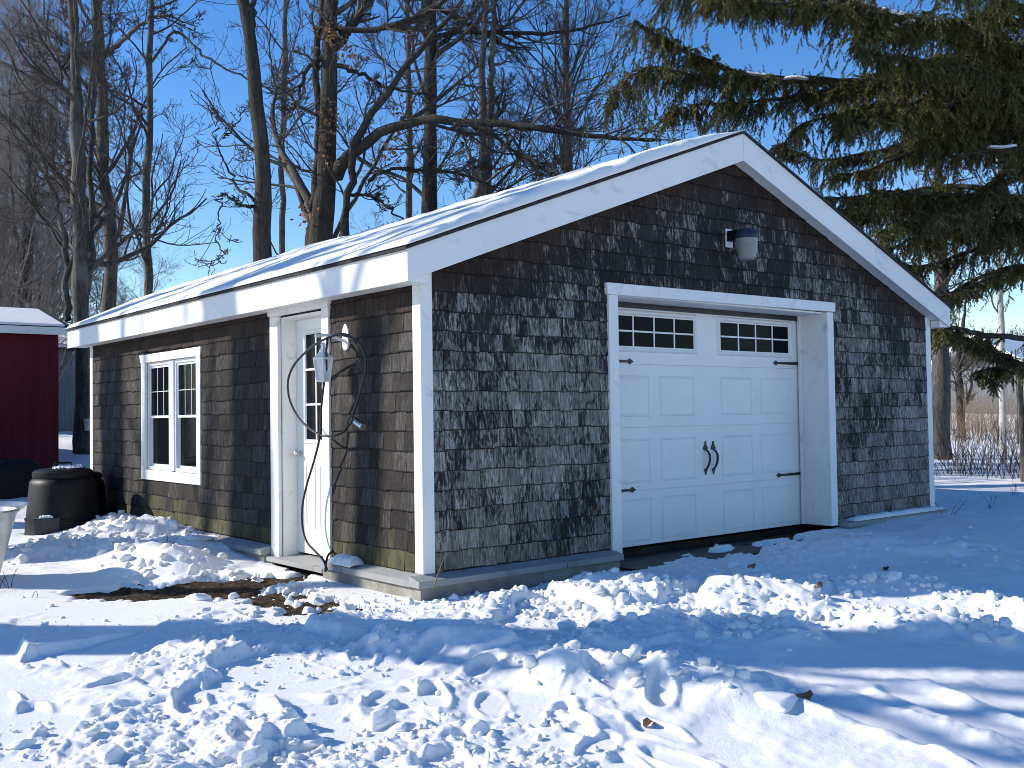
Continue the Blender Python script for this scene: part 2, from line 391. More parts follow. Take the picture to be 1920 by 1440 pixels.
def snow_h(x, y, fine=True):
    z0 = soil_h(x, y)
    z = z0 + .055 + .03*fbm(x, y, .35, 3, 5) + .022*fbm(x, y, 1.3, 3, 9)
    R = rough_mask(x, y); clear = np.zeros(x.shape)
    for pts, hw in BARE: clear = np.maximum(clear, sstep(hw*3.2, hw*1.3, seg_dist(x, y, pts)))
    clear = np.maximum(clear, sstep(.55, .3, seg_dist(x, y, [(-.25, 2.0), (-.25, 1.5), (-.1, -.15), (1.9, -.2)])))
    R = R*(1-.85*clear); rg = np.zeros(x.shape)
    for pts, hw, hh, rb in RIDGES:
        d = seg_dist(x, y, pts)
        rg = np.maximum(rg, hh*np.exp(-(d/hw)**2)*(1+.6*fbm(x, y, 2.2, 3, 31)*rb))
    z = z + rg*.8*(1-.8*clear) - .03*clear
    wx, wy = x+.10*fbm(x, y, 2.4, 3, 51), y+.10*fbm(x, y, 2.4, 3, 52)
    a, ea = plates(wx, wy, .62, 100, 1.1); b, eb = plates(wx, wy, .22, 200, 1.1); c, ec = plates(x+.03*fbm(x,y,9,2,55), y, .095, 300, .9)
    QL = .36+.64*sstep(.38, .62, vnoise(x*1.1, y*1.1, 612)*.65+.35*vnoise(x*3.7, y*3.7, 613)+.04)
    z = z + R*((.080*(a-.5)*sstep(0, .30, ea)) + QL*.030*(b-.5)*(.4+.6*eb) + QL*.018*(c*ec-.2) + QL*.018*billow(x, y, 3.2, 3, 400) +   QL*.011*billow(x, y, 13, 3, 410) + (.3+.7*QL)*.007*(plates(x, y, .055, 500, .8)[0]-.5))
    z = z + (1-R)*.010*fbm(x, y, 7, 3, 77)*sstep(60, 20, np.hypot(x-CAM[0], y-CAM[1]))
    # tyre marks in the smooth sheet on the right and its broken edge
    for T in TRACK:
        d = seg_dist(x, y, T)
        z = z - .030*np.exp(-(d/.10)**2)*(1+.5*fbm(x, y, 3, 3, 92)) + .024*np.exp(-((d-.16)/.05)**2)*(1+1.3*fbm(x, y, 6, 4, 91))
    d = seg_dist(x, y, EDGE); z = z + .02*np.exp(-(d/.10)**2)*(1-R)
    for (qx, qy, qa) in PRINTS:
        ca, sa = math.cos(qa), math.sin(qa); e1 = ((x-qx)*ca+(y-qy)*sa)/.15; e2 = (-(x-qx)*sa+(y-qy)*ca)/.062
        q2 = e1*e1+e2*e2
        z = z - .038*sstep(1.25, .7, q2) + .014*np.exp(-((np.sqrt(q2)-1.35)/.28)**2)
    z = np.maximum(z, z0+.042)
    # where the ground shows through
    for pts, hw in BARE:
        d = seg_dist(x, y, pts)+fbm(x, y, 6.5, 5, 15)*.20+np.abs(fbm(x, y, 12, 3, 18))*.13-.03
        z = z - .115*sstep(hw*1.45, hw*.5, d)*(1+.0*d)
    d = seg_dist(x, y, DRIVE)+fbm(x, y, 4.5, 4, 16)*.30
    z = z - .10*sstep(.24, .08, d)
    d = seg_dist(x, y, DRIVE2)+fbm(x, y, 5, 4, 17)*.09
    z = z - .17*sstep(.13, .05, d)
    ins = (x > -.02)&(x < 7.33)&(y > 0.02)&(y < 7.7)
    z = np.where(ins, np.minimum(z, z0-.05), z)
    return z
def hz(x, y, f=snow_h): return float(f(np.array([float(x)]), np.array([float(y)]))[0])

def polar(angles, radii):
    A, Rr = np.meshgrid(angles, radii)
    return CAM[0]+Rr*np.sin(A), CAM[1]+Rr*np.cos(A)
yaw0 = -RZ
a_in = np.arange(rad(-34), rad(34), rad(.115)); a_out = np.linspace(rad(34), rad(326), 90)
ANG = yaw0+np.concatenate([a_in, a_out])
rr = [.25, .6, 1.2, 2.0, 2.6]
while rr[-1] < 16: rr.append(rr[-1]*1.0026+.002)
while rr[-1] < 40: rr.append(rr[-1]*1.012)
while rr[-1] < 1500: rr.append(rr[-1]*1.06)
RAD = np.array(rr)
X, Y = polar(ANG, RAD); Z = snow_h(X, Y)
far = RAD > 150
Z[far, :] = Z[np.argmax(far)-1, :][None, :]*1.0
nr, na = X.shape
idx = np.arange(nr*na).reshape(nr, na)
nx = np.roll(idx, -1, axis=1)
F = np.stack([idx[:-1], idx[1:], nx[1:], nx[:-1]], -1).reshape(-1, 4)
V = np.stack([X, Y, Z], -1).reshape(-1, 3)
V = np.vstack([V, [[CAM[0], CAM[1], V[:na, 2].mean()]]])
cap = np.stack([idx[0], nx[0], np.full(na, nr*na)], -1)
tag(link('snow_ground', np_mesh('snow_ground', V, [F, cap]), SNOW, None, True), kind='structure')
# soil under it, showing in the bare patches
gx, gy = np.meshgrid(np.arange(-3, 7, .035), np.arange(-1.2, 6, .035))
gz = soil_h(gx, gy)+.03*fbm(gx, gy, 9, 4, 33)
n0, n1 = gx.shape; ii = np.arange(n0*n1).reshape(n0, n1)
sp_ = np.stack([gx, gy, gz], -1).reshape(-1, 3)
tag(link('soil', np_mesh('soil', sp_, [np.stack([ii[:-1,:-1], ii[:-1,1:], ii[1:,1:], ii[1:,:-1]], -1).reshape(-1, 4)]), SOIL, None, True), kind='structure')
dv = MB(); dv.box(1.98, -.34, -.5, 5.25, .36, -.150); tag(dv.build('driveway_apron', ASPH), kind='structure')

# loose lumps of snow
def ico_proto(sub, seed, dz=1.0):
    import bmesh
    bm = bmesh.new(); bmesh.ops.create_icosphere(bm, subdivisions=sub, radius=1.0)
    V = np.array([v.co[:] for v in bm.verts]); F = np.array([[v.index for v in f.verts] for f in bm.faces]); bm.free()
    r = np.random.default_rng(seed)
    k = r.normal(size=(22, 3)); k /= np.linalg.norm(k, axis=1)[:, None]
    d = V@k.T
    cut = r.uniform(.5, .9, 22)                             # a few flat broken faces
    sc = np.ones(len(V))
    for j in range(22):
        m = d[:, j] > 1e-3
        lim = np.where(m, cut[j]/np.maximum(d[:, j], 1e-3), 9); sc = np.minimum(sc, lim)
    V = V*sc[:, None]
    ph = r.uniform(0, 6, (10, 3)); fr = r.normal(size=(10, 3))*np.linspace(2.5, 8, 10)[:, None]
    dsp = sum(np.sin(V@fr[j]+ph[j, 0])/(2.2+j) for j in range(10))*.11*dz
    return V*(1+dsp[:, None]), F
def clods(n, protos, smin, smax, pw, seed, dens=1.0, flat=(.4,.85), tlt=.5, lift=.12, near=None):
    r = np.random.default_rng(seed); Vs = []; Fs = []; b = 0
    cnt = 0; tries = 0
    while cnt < n and tries < 60:
        tries += 1
        a = yaw0+r.uniform(rad(-31), rad(31), 6000); q = 3.2+11.5*r.random(6000)**1.5
        x, y = CAM[0]+q*np.sin(a), CAM[1]+q*np.cos(a)
        R = rough_mask(x, y)*sstep(.38, .62, vnoise(x*1.1, y*1.1, 612)*.65+.35*vnoise(x*3.7, y*3.7, 613)+.12)
        if near is not None:
            R = np.zeros(6000)
            for pts, hw, hh, rb in near: R = np.maximum(R, sstep(hw*1.5, hw*.3, seg_dist(x, y, pts)))
        keep = (r.random(6000) < R*dens)&~((x > -.15)&(y > -.17)&(x < 7.5))
        x, y = x[keep], y[keep]
        z = snow_h(x, y)
        for i in range(len(x)):
            if cnt >= n: break
            cnt += 1
            s = smin*(1+(smax/smin-1)*r.random()**pw)
            P, F = protos[r.integers(len(protos))]
            an = r.uniform(0, 6.28); t = r.uniform(-tlt, tlt, 2)
            sc = np.array([1, r.uniform(.6, 1), r.uniform(*flat)])*s
            p = P*sc
            ca, sa = math.cos(t[0]), math.sin(t[0]); p = p@np.array([[1,0,0],[0,ca,sa],[0,-sa,ca]])
            ca, sa = math.cos(an), math.sin(an); p = p@np.array([[ca,sa,0],[-sa,ca,0],[0,0,1]])
            Vs.append(p+[x[i], y[i], z[i]+s*lift]); Fs.append(F+b); b += len(P)
    return np.vstack(Vs), np.vstack(Fs)
lo = [ico_proto(2, 40+i) for i in range(10)]; hi_ = [ico_proto(4, 60+i) for i in range(6)]
V1, F1 = clods(3400, lo, .006, .034, 2.4, 5)
V2, F2 = clods(110, hi_, .035, .10, 1.8, 6, .8)
V3, F3 = clods(14, [ico_proto(4, 90+i, .25) for i in range(6)], .08, .20, 1.8, 8, .7, (.16,.30), .22, -.04)
V4, F4 = clods(420, lo, .02, .085, 2.0, 9, 1.0, (.5,.9), .5, .1, RIDGES[5:8])
V5, F5 = clods(520, lo, .018, .075, 2.2, 10, 1.0, (.5,.9), .5, .1, RIDGES[0:4]+RIDGES[8:9])
CV, CF, nb = [], [], 0
for v_, f_ in ((V1, F1), (V2, F2), (V3, F3), (V4, F4), (V5, F5)): CV.append(v_); CF.append(f_+nb); nb += len(v_)
tag(link('snow_clods', np_mesh('snow_clods', np.vstack(CV), [np.vstack(CF)]), SNOW, None, True),
    'loose broken lumps of ploughed snow scattered over the yard', 'snow', kind='stuff')

# ------------------------------------------------------------------ the garage
GW, GL, ZE, ZA = 7.308, 7.69, 2.20, 3.66
SLOPE = (3.835-2.367)/(GW/2+.225)
gar = empty('garage', (0, 0, 0), 'weathered cedar shingled garage with white trim and a snowy gable roof', 'garage')
def shingles(L, top, openings, to3, seed, expo=.150, base=0.0, wmin=.065, wmax=.16):
    r = np.random.default_rng(seed); V = []; F = []; C = []; A = []
    i = 0
    while base+i*expo < max(top(u) for u in np.linspace(0, L, 41)):
        z0 = base+i*expo; z1 = z0+expo+.02
        cuts = [(0, L)]
        for (a, b, c, d) in openings:
            if c < z0+expo*.6 and d > z0+expo*.35:
                nc = []
                for (p, q) in cuts:
                    if b <= p or a >= q: nc.append((p, q)); continue
                    if a > p: nc.append((p, a))
                    if b < q: nc.append((b, q))
                cuts = nc
        lift = .010*math.sin(i*1.7+seed)
        for p, q in cuts:
            u = p-r.random()*.05*(p == 0)
            while u < q-.012:
                wd = wmin+(wmax-wmin)*r.random()**1.25
                if r.random() < .12: wd *= .6
                u1 = min(u+wd, q)
                if q-u1 < .04: u1 = q
                a, b = max(u, 0)+.0012, u1-.0012
                u = u1
                if b-a < .01: continue
                za, zb = min(z1, top(a)), min(z1, top(b))
                if max(za, zb) < z0+.01: continue
                t = .013+.004*r.random(); jb = (r.random()-.5)*.012 + lift*math.sin(a*1.3); tl = (r.random()-.5)*.010
                o = .003*r.random()
                n = len(V); e9 = .011+.006*r.random()
                zt0, zt1 = max(za, z0+.008), max(zb, z0+.008)
                for (uu, oo, zz) in ((a, 0, z0+jb), (b, 0, z0+jb+tl), (b, t+o, z0+jb+tl), (a, t+o, z0+jb), (a, 0, zt0), (b, 0, zt1), (b, .005, zt1), (a, .005, zt0), (a, t+o-.0005, z0+jb+min(e9, (zt0-z0)*.4)), (b, t+o-.0005, z0+jb+tl+min(e9, (zt1-z0)*.4))):
                    V.append(to3(uu, oo+.004, zz))
                F += [(n,n+1,n+2,n+3), (n+3,n+2,n+9,n+8), (n+8,n+9,n+6,n+7), (n,n+3,n+7,n+4), (n+1,n+5,n+6,n+2), (n+4,n+7,n+6,n+5)]
                c = r.random(3); um = (a+b)/2
                C += [c]*10
                dist = top(um)-(z0+expo/2)
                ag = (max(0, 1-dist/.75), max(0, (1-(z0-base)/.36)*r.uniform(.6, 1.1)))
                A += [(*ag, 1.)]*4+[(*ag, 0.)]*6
        i += 1
    return np_mesh('shingles', V, [np.array(F)], {'rnd': np.array(C), 'age_butt': np.array(A)})
rake = lambda u: ZE+.02+SLOPE*(GW/2-abs(u-GW/2))+.10
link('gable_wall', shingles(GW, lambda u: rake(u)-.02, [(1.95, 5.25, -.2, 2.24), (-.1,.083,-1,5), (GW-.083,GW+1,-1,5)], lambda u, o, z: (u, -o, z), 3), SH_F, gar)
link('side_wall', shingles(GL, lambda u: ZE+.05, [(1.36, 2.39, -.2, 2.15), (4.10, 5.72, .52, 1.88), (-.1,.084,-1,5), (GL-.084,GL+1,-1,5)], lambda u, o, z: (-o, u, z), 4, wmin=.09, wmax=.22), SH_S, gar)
b = MB()                                                     # studs and sheathing behind the shingles, and the two far walls
for (a, c, z0, z1) in ((0, 2.03, -.05, ZE), (5.18, GW, -.05, ZE), (2.03, 5.18, 2.2, ZE+.0)):
    b.box(a, 0.002, z0, c, .10, z1)
b.prism([(0, .002, ZE), (GW, .002, ZE), (GW/2, .002, ZE+SLOPE*GW/2)], (0, .098, 0))
for (a, c, z0, z1) in ((.10, 1.45, -.05, ZE), (2.26, 4.16, -.05, ZE), (5.66, GL, -.05, ZE), (1.45, 2.26, 2.08, ZE), (4.16, 5.66, -.05, .59), (4.16, 5.66, 1.82, ZE)):
    b.box(.002, a, z0, .10, c, z1)
b.box(GW-.10, .10, -.3, GW, GL, ZE); b.box(.10, GL-.1, -.3, GW-.10, GL, ZE)
b.prism([(0, GL-.1, ZE), (GW, GL-.1, ZE), (GW/2, GL-.1, ZE+SLOPE*GW/2)], (0, .098, 0))
b.box(.1, .36, -.3, GW-.1, GL-.1, -.09)
b.build('wall_core', SH_S and simple('dark_sheathing', (.02,.015,.012), (.05,.04,.03), 5, .9, .1), gar)
# corner boards
def cboard(x, y, sx, sy):
    m = MB(); t = .022; wf = .085
    x0, x1 = (x-t, x+wf) if sx > 0 else (x-wf, x+t)
    m.box(x0, y-t, .0, x1, y, ZE+.18)
    xa, xb = (x-t, x-.001) if sx > 0 else (x+.001, x+t)
    m.box(xa, y+.0005, .0, xb, y+.085, ZE+.05)
    return m.build('corner_board', WHITE, gar, bevel=.003)
cboard(0, 0, 1, 1); cboard(GW, 0, -1, 1)
MB().box(-.024, GL-.085, .05, 0, GL+.022, ZE).build('corner_board', WHITE, gar, bevel=.003)
# roof: deck, boxed eaves, rake boards
OF, OS, OB = .164, .225, .325
ZET, ZEB = 2.367, 2.134
zr = lambda x: ZET+SLOPE*(GW/2+OS-abs(x-GW/2))
rf = MB()
for s in (0, 1):
    X0 = -OS-.022 if s == 0 else GW+OS+.022
    T = .021
    rf.prism([(X0, -OF-.02, zr(X0)+.002), (GW/2, -OF-.02, zr(GW/2)+.002), (GW/2, -OF-.02, zr(GW/2)+.002+T), (X0, -OF-.02, zr(X0)+T+.002)], (0, GL+OF+OB+.02, 0))
roof = rf.build('roof', SHINGLE_ROOF, gar)
for s in (0, 1):
    X0 = -OS if s == 0 else GW+OS
    m = MB(); hb = .255
    m.prism([(X0, -OF, zr(X0)-.0), (GW/2+(-.0015 if s == 0 else .0015), -OF, zr(GW/2)), (GW/2+(-.0015 if s == 0 else .0015), -OF, zr(GW/2)-.262), (X0, -OF, ZEB)], (0, .024, 0))
    m.build('rake_board', WHITE2, gar, bevel=.002)
    m = MB(); xe = X0; xw = 0 if s == 0 else GW
    sg = 1 if s == 0 else -1
    # soffit under the gable overhang
    m.prism([(X0+sg*.002, -OF+.025, ZEB+.012), (GW/2, -OF+.025, zr(GW/2)-.240), (GW/2, -OF+.025, zr(GW/2)-.228), (X0+sg*.002, -OF+.025, ZEB+.024)], (0, OF-.03, 0))
    m.build('soffit', WHITE2, gar)
    m = MB()
    m.box(min(X0, X0+sg*.024), -OF+.0245, ZEB, max(X0, X0+sg*.024), GL+OB, ZET-.002)
    m.build('fascia', WHITE2, gar, bevel=.002)
    m = MB()
    m.box(min(X0+sg*.025, xw-sg*.003), .0, ZEB+.010, max(X0+sg*.025, xw-sg*.003), GL+OB-.03, ZEB+.022)
    m.box(min(X0+sg*.025, xw-sg*.024), -OF+.026, ZEB+.001, max(X0+sg*.025, xw-sg*.024), -.026, ZEB+.075)
    m.build('soffit', WHITE2, gar)
m = MB()
for s in (0, 1):
    X0 = -OS if s == 0 else GW+OS
    m.prism([(X0, GL+OB-.024, zr(X0)), (GW/2, GL+OB-.024, zr(GW/2)), (GW/2, GL+OB-.024, zr(GW/2)-.262), (X0, GL+OB-.024, ZEB)], (0, .024, 0))
m.build('rake_board', WHITE2, gar)
# water-table ledge and foundation
def ledge(segs, name='ledge'):
    for kind_, a, c in segs:
        m = MB()
        if kind_ == 'f': m.prism([(a, -.008, .0), (a, -.140, -.032), (a, -.140, -.080), (a, -.008, -.075)], (c-a, 0, 0))
        else: m.prism([(-.008, a, .0), (-.140, a, -.035), (-.140, a, -.082), (-.008, a, -.075)], (0, c-a, 0))
        m.build(name, LEDGE, gar, bevel=.004)
ledge([('f', -.140, 1.30), ('f', 1.306, 1.95), ('f', 5.33, 7.40), ('s', -.008, .98), ('s', .986, 1.33), ('s', 2.42, 5.2), ('s', 5.206, GL)])
fm = MB(); fm.box(-.105, -.105, -.6, 1.93, .0, -.077); fm.box(-.105, .001, -.6, -.0, 1.33, -.077); fm.build('foundation', CONC, gar)
fm = MB(); fm.box(5.34, -.105, -.6, 7.37, 0, -.077); fm.build('foundation', CONC, gar)
fm = MB(); fm.box(-.105, 2.42, -.6, 0, GL, -.077)
fm.build('foundation', CONC, gar)

# overhead door with its casing
D = .33
m = MB()
m.box(1.92, -.040, -.06, 2.035, .0, 2.185); m.build('door_casing', WHITE, gar, bevel=.004); m = MB(); m.box(5.17, -.040, -.06, 5.285, 0, 2.205)
m.build('door_casing', WHITE, gar, bevel=.004)
m = MB(); m.prism([(1.90, -.052, 2.186), (5.305, -.052, 2.212), (5.315, -.052, 2.312), (1.89, -.052, 2.288)], (0, .052, 0)); m.build('door_header', WHITE, gar, bevel=.005)
m = MB()
m.box(2.012, .001, -.06, 2.034, D+.03, 2.20); m.box(5.171, .001, -.06, 5.195, D+.03, 2.20); m.box(2.036, .001, 2.186, 5.169, D+.03, 2.205)
m.box(2.036, D-.045, -.06, 2.075, D-.018, 2.185); m.box(5.13, D-.045, -.06, 5.169, D-.018, 2.185)
m.build('door_jamb', WHITE, gar, bevel=.003)
MB().box(2.04, D-.02, 2.135, 5.165, D+.02, 2.186).build('door_seal', RUBBER, gar)
gd = MB().box(2.04, D+.012, -.061, 5.166, D+.045, 2.18).build('garage_door', DOORW, gar)
SEC = [(-.061, .442), (.445, 1.028), (1.031, 1.615), (1.618, 2.165)]
PX = [(2.303, 2.808), (2.947, 3.446), (3.846, 4.345), (4.484, 4.989)]
def ring(m, x0, x1, z0, z1, y, wd=.022, h=.005):
    """moulding ring standing proud of plane y"""
    prof = [(0, 0), (.25, h), (.6, h*.4), (.8, h*.9), (1, 0)]
    base = len(m.v); n = len(prof); V = []
    for (k, hh) in prof:
        i = k*wd; V += [(x0+i, y-hh, z0+i), (x1-i, y-hh, z0+i), (x1-i, y-hh, z1-i), (x0+i, y-hh, z1-i)]
    m.add(V, [(j*4+k, j*4+(k+1)%4, (j+1)*4+(k+1)%4, (j+1)*4+k) for j in range(n-1) for k in range(4)])
for si, (z0, z1) in enumerate(SEC):
    m = MB().box(2.045, D, z0, 5.163, D+.012, z1)
    m.box(2.045, D-.004, z1-.020, 5.163, D-.0002, z1-.004)
    if si < 3:
        zz = [(-.018, .374), (.517, .925), (1.128, 1.512)][si]
        for (a, c) in PX: ring(m, a, c, zz[0], zz[1], D-.0005)
    m.build('door_section', DOORW, gd)
for (a, c) in ((2.303, 3.446), (3.846, 4.989)):
    m = MB(); ring(m, a-.045, c+.045, 1.728, 2.122, D-.0005, .05, .016)
    x0, x1, z0, z1 = a+.005, c-.005, 1.775, 2.068
    for k in (1, 2, 3):
        xx = x0+(x1-x0)*k/4; m.box(xx-.008, D-.010, z0, xx+.008, D-.003, z1)
    zc = (z0+z1)/2; m.box(x0, D-.012, zc-.008, x1, D-.0104, zc+.008)
    m.box(x0-.006, D-.012, z0-.006, x1+.006, D-.002, z0+.006); m.box(x0-.006, D-.012, z1-.006, x1+.006, D-.002, z1+.006)
    m.build('window_frame', DOORW, gd)
    MB().box(x0, D-.0022, z0, x1, D-.0010, z1).build('window_pane', GLASS, gd)
def strap(xe, xt, z):
    s = 1 if xt > xe else -1; L = abs(xt-xe)
    prof = [(0, .017), (L-.07, .010), (L-.065, .020), (L-.045, .026), (L-.03, .014), (L, .0)]
    poly = [(xe+s*a, D-.010, z+h) for a, h in prof]+[(xe+s*a, D-.010, z-h) for a, h in prof[-2::-1]]
    m = MB().prism(poly, (0, .0065, 0))
    for q in (.03, L*.5, L-.05): m.lathe([(.005, 0), (.004, .003)], (xe+s*q, D-.013, z), 8)
    m.build('strap_hinge', BLACK, gd)
strap(2.11, 2.592, 1.640); strap(5.160, 4.708, 1.672); strap(2.11, 2.594, .457); strap(5.160, 4.719, .483)
for hx in (3.585, 3.703):
    m = MB()
    def spade(zc, up, hgt, wd):
        P = [(0, -.2), (wd*.5, -.08), (wd*.5, .12), (wd*.33, .35), (wd*.13, .6), (wd*.10, .92), (0, 1.0)]
        P = [(a, k*hgt*up) for a, k in P]
        poly = [(hx+a, D-.012, zc+z) for a, z in P]+[(hx-a, D-.012, zc+z) for a, z in P[-2:0:-1]]
        m.prism(poly, (0, .010, 0))
    spade(.80, 1, .075, .062); spade(.595, -1, .05, .046)
    pts = [(hx, D-.01, .79), (hx+.010, D-.030, .775), (hx+.020, D-.042, .74), (hx+.019, D-.046, .70), (hx+.011, D-.042, .655), (hx+.002, D-.030, .62), (hx, D-.012, .60)]
    m.tube(pts, [.008, .010, .012, .0125, .012, .010, .008], 8)
    m.build('pull_handle', BLACK, gd, smooth=True)

# entry door
DX = .14
m = MB(); m.box(-.036, 2.262, -.10, 0, 2.42, 2.095); m.build('entry_casing', WHITE, gar, bevel=.004); m = MB(); m.box(-.036, 1.33, -.10, 0, 1.448, 2.095)
m.build('entry_casing', WHITE, gar, bevel=.004)
m = MB(); m.prism([(-.05, 1.322, 2.096), (-.05, 2.428, 2.096), (-.05, 2.475, 2.195), (-.05, 1.285, 2.195)], (.05, 0, 0)); m.build('entry_header', WHITE, gar, bevel=.004)
m = MB(); m.box(.001, 2.238, -.10, DX+.05, 2.2615, 2.08); m.box(.001, 1.4485, -.10, DX+.05, 1.470, 2.08); m.box(.001, 1.4705, 2.060, DX+.05, 2.2375, 2.08)
m.build('entry_jamb', WHITE, gar, bevel=.002)
MB().prism([(-.10, 1.36, -.135), (-.10, 2.40, -.135), (DX+.05, 2.40, -.115), (DX+.05, 1.36, -.115)], (0, 0, .04)).build('door_sill', LEDGE, gar, bevel=.004)
ed = MB().box(DX, 1.473, -.055, DX+.045, 2.235, 2.057).build('entry_door', DOORW, gar)
def ringx(m, y0, y1, z0, z1, x, wd=.02, h=.007):
    prof = [(0, 0), (.25, h), (.6, h*.4), (.8, h*.9), (1, 0)]; V = []
    for (k, hh) in prof:
        i = k*wd; V += [(x-hh, y0+i, z0+i), (x-hh, y1-i, z0+i), (x-hh, y1-i, z1-i), (x-hh, y0+i, z1-i)]
    m.add(V, [(j*4+k, j*4+(k+1)%4, (j+1)*4+(k+1)%4, (j+1)*4+k) for j in range(len(prof)-1) for k in range(4)])
m = MB(); ringx(m, 1.615, 2.085, .925, 1.955, DX-.0005, .045, .016)
m.box(DX-.012, 1.842, .968, DX-.004, 1.858, 1.91)
for zz in (1.282, 1.596): m.box(DX-.0135, 1.66, zz-.009, DX-.0125, 2.04, zz+.009)
m.build('light_frame', DOORW, ed)
MB().box(DX-.0028, 1.655, .965, DX-.0010, 2.045, 1.915).build('door_pane', GLASS, ed)
m = MB(); ringx(m, 1.885, 2.075, .175, .755, DX-.0005, .025); ringx(m, 1.63, 1.82, .175, .755, DX-.0005, .025); m.build('door_panel', DOORW, ed)
m = MB()
kx, ky, kz = DX, 2.165, .84
ringp = [(.030, 0), (.030, .006), (.012, .012), (.012, .035), (.022, .042), (.028, .055), (.024, .068), (.008, .074)]
V = []
for r_, h_ in ringp:
    for k in range(16): V.append((kx-h_, ky+r_*math.cos(k*math.pi/8), kz+r_*math.sin(k*math.pi/8)))
m.add(V, [(i*16+k, i*16+(k+1)%16, (i+1)*16+(k+1)%16, (i+1)*16+k) for i in range(len(ringp)-1) for k in range(16)]+[tuple(range(112, 128))])
m.build('doorknob', CHROME, ed, smooth=True)

# double-hung window pair
m = MB()
m.box(-.030, 5.66, .59, 0, 5.79, 1.83); m.box(-.030, 4.055, .59, 0, 4.16, 1.83)
m.prism([(-.034, 4.045, 1.8305), (-.034, 5.80, 1.8305), (-.034, 5.835, 1.925), (-.034, 4.03, 1.925)], (.034, 0, 0))
m.box(-.032, 4.05, .475, 0, 5.79, .5895)
wc = m.build('window', WHITE, gar, bevel=.003)
m = MB()
m.box(-.016, 4.82, .60, .05, 4.96, 1.82)
for (a, c) in ((4.165, 4.82), (4.96, 5.655)):
    m.box(.0, a, .592, .055, c, .63); m.box(.0, a, 1.79, .055, c, 1.828)
    m.box(.0, a, .63, .055, a+.03, 1.79); m.box(.0, c-.03, .63, .055, c, 1.79)
m.build('window_frame', SASH, wc, bevel=.002)
for (a, c) in ((4.195, 4.79), (4.99, 5.625)):
    for (z0, z1, xo) in ((1.185, 1.79, .016), (.63, 1.22, .034)):
        m = MB(); t = .028
        m.box(xo, a, z0, xo+.02, c, z0+t); m.box(xo, a, z1-t, xo+.02, c, z1); m.box(xo, a, z0+t, xo+.02, a+t, z1-t); m.box(xo, c-t, z0+t, xo+.02, c, z1-t)
        if z0 > 1:
            for k in (1, 2): yy = a+t+(c-a-2*t)*k/3; m.box(xo+.006, yy-.0038, z0+t, xo+.0095, yy+.0038, z1-t)
            zc = (z0+z1)/2; m.box(xo+.0045, a+t, zc-.0038, xo+.0059, c-t, zc+.0038)
        m.build('sash', SASH, wc)
        MB().box(xo+.010, a+t-.002, z0+t-.002, xo+.013, c-t+.002, z1-t+.002).build('window_pane', GLASS, wc)

# snow lying on the roof
def roof_snow():
    us = np.concatenate([np.linspace(-OF-.026, 1.0, 90), np.linspace(1.05, GL+OB+.01, 90)]); vs = np.linspace(0, 1, 130)
    U, Vv = np.meshgrid(us, vs)
    xl = -OS-.018; xr = GW/2+.02
    Xx = xl+(xr-xl)*Vv
    th = .085+.026*fbm(Xx, U, .9, 3, 601)+.022*fbm(Xx, U, 3.5, 4, 603)
    th = th*(.35+.65*sstep(0, .9, Xx-xl))*sstep(.02, .85, xr-Xx+.25*fbm(Xx, U, 1.2, 2, 605))
    e = np.minimum(U-us[0], us[-1]-U)
    th = th*np.sqrt(np.clip((e+.002)/.05, 0.02, 1)) + .006
    th = th*np.sqrt(np.clip((Xx-xl+.004)/.04, .1, 1))
    th = np.clip(th, .003, None)
    wob = .028*fbm(Xx, U*0+3, 5, 4, 610)
    Uo = U+np.where(e < .03, wob, 0)
    Zt = zr(Xx)+.031+th
    n0, n1 = U.shape; I = np.arange(n0*n1).reshape(n0, n1)
    top = np.stack([Xx, Uo, Zt], -1).reshape(-1, 3); bot = np.stack([Xx, Uo, zr(Xx)+.0315], -1).reshape(-1, 3)
    q = lambda a: np.stack([a[:-1,:-1], a[:-1,1:], a[1:,1:], a[1:,:-1]], -1).reshape(-1, 4)
    ring_ = np.concatenate([I[0,:], I[1:,-1], I[-1,-2::-1], I[-2:0:-1,0]]); r2 = np.roll(ring_, -1); o = n0*n1
    side = np.stack([ring_, ring_+o, r2+o, r2], -1)
    return np_mesh('roof_snow', np.vstack([top, bot]), [q(I), q(I)[:, ::-1]+o, side])
tag(link('roof_snow', roof_snow(), SNOW, None, True), 'thin layer of snow lying on the left slope of the garage roof', 'snow')
def snow_cap(name, pts, wd, th, label):
    P = [Vector(p) for p in pts]; n = 44; V = []; F = []
    for i in range(n+1):
        t = i/n*(len(P)-1); k = min(int(t), len(P)-2); p = P[k].lerp(P[k+1], t-k)
        d = (P[k+1]-P[k]).normalized(); s = d.cross(Vector((0,0,1))).normalized()
        f = math.sqrt(max(0.02, 1-(2*i/n-1)**8))*(1+.35*(random.random()-.5))
        for j in range(9):
            a = (j/8-.5)*2; V.append(p+s*a*wd/2*(.9+.2*random.random())+Vector((0,0,th*f*math.sqrt(max(0, 1-a*a))+.001-.0*a)))
    F = [(i*9+j, i*9+j+1, (i+1)*9+j+1, (i+1)*9+j) for i in range(n) for j in range(8)]
    F += [(i*9+8, i*9, (i+1)*9, (i+1)*9+8) for i in range(n)]
    m = MB().add(V, F); return tag(m.build(name, SNOW, None, True), label, 'snow')
snow_cap('ledge_snow', [(5.40, -.09, -.022), (7.34, -.09, -.022)], .14, .045, 'long strip of snow on the grey ledge right of the garage door')
snow_cap('ledge_snow', [(-.085, .80, -.022), (-.085, 1.12, -.022)], .15, .07, 'small pillow of snow on the ledge beside the entry door')

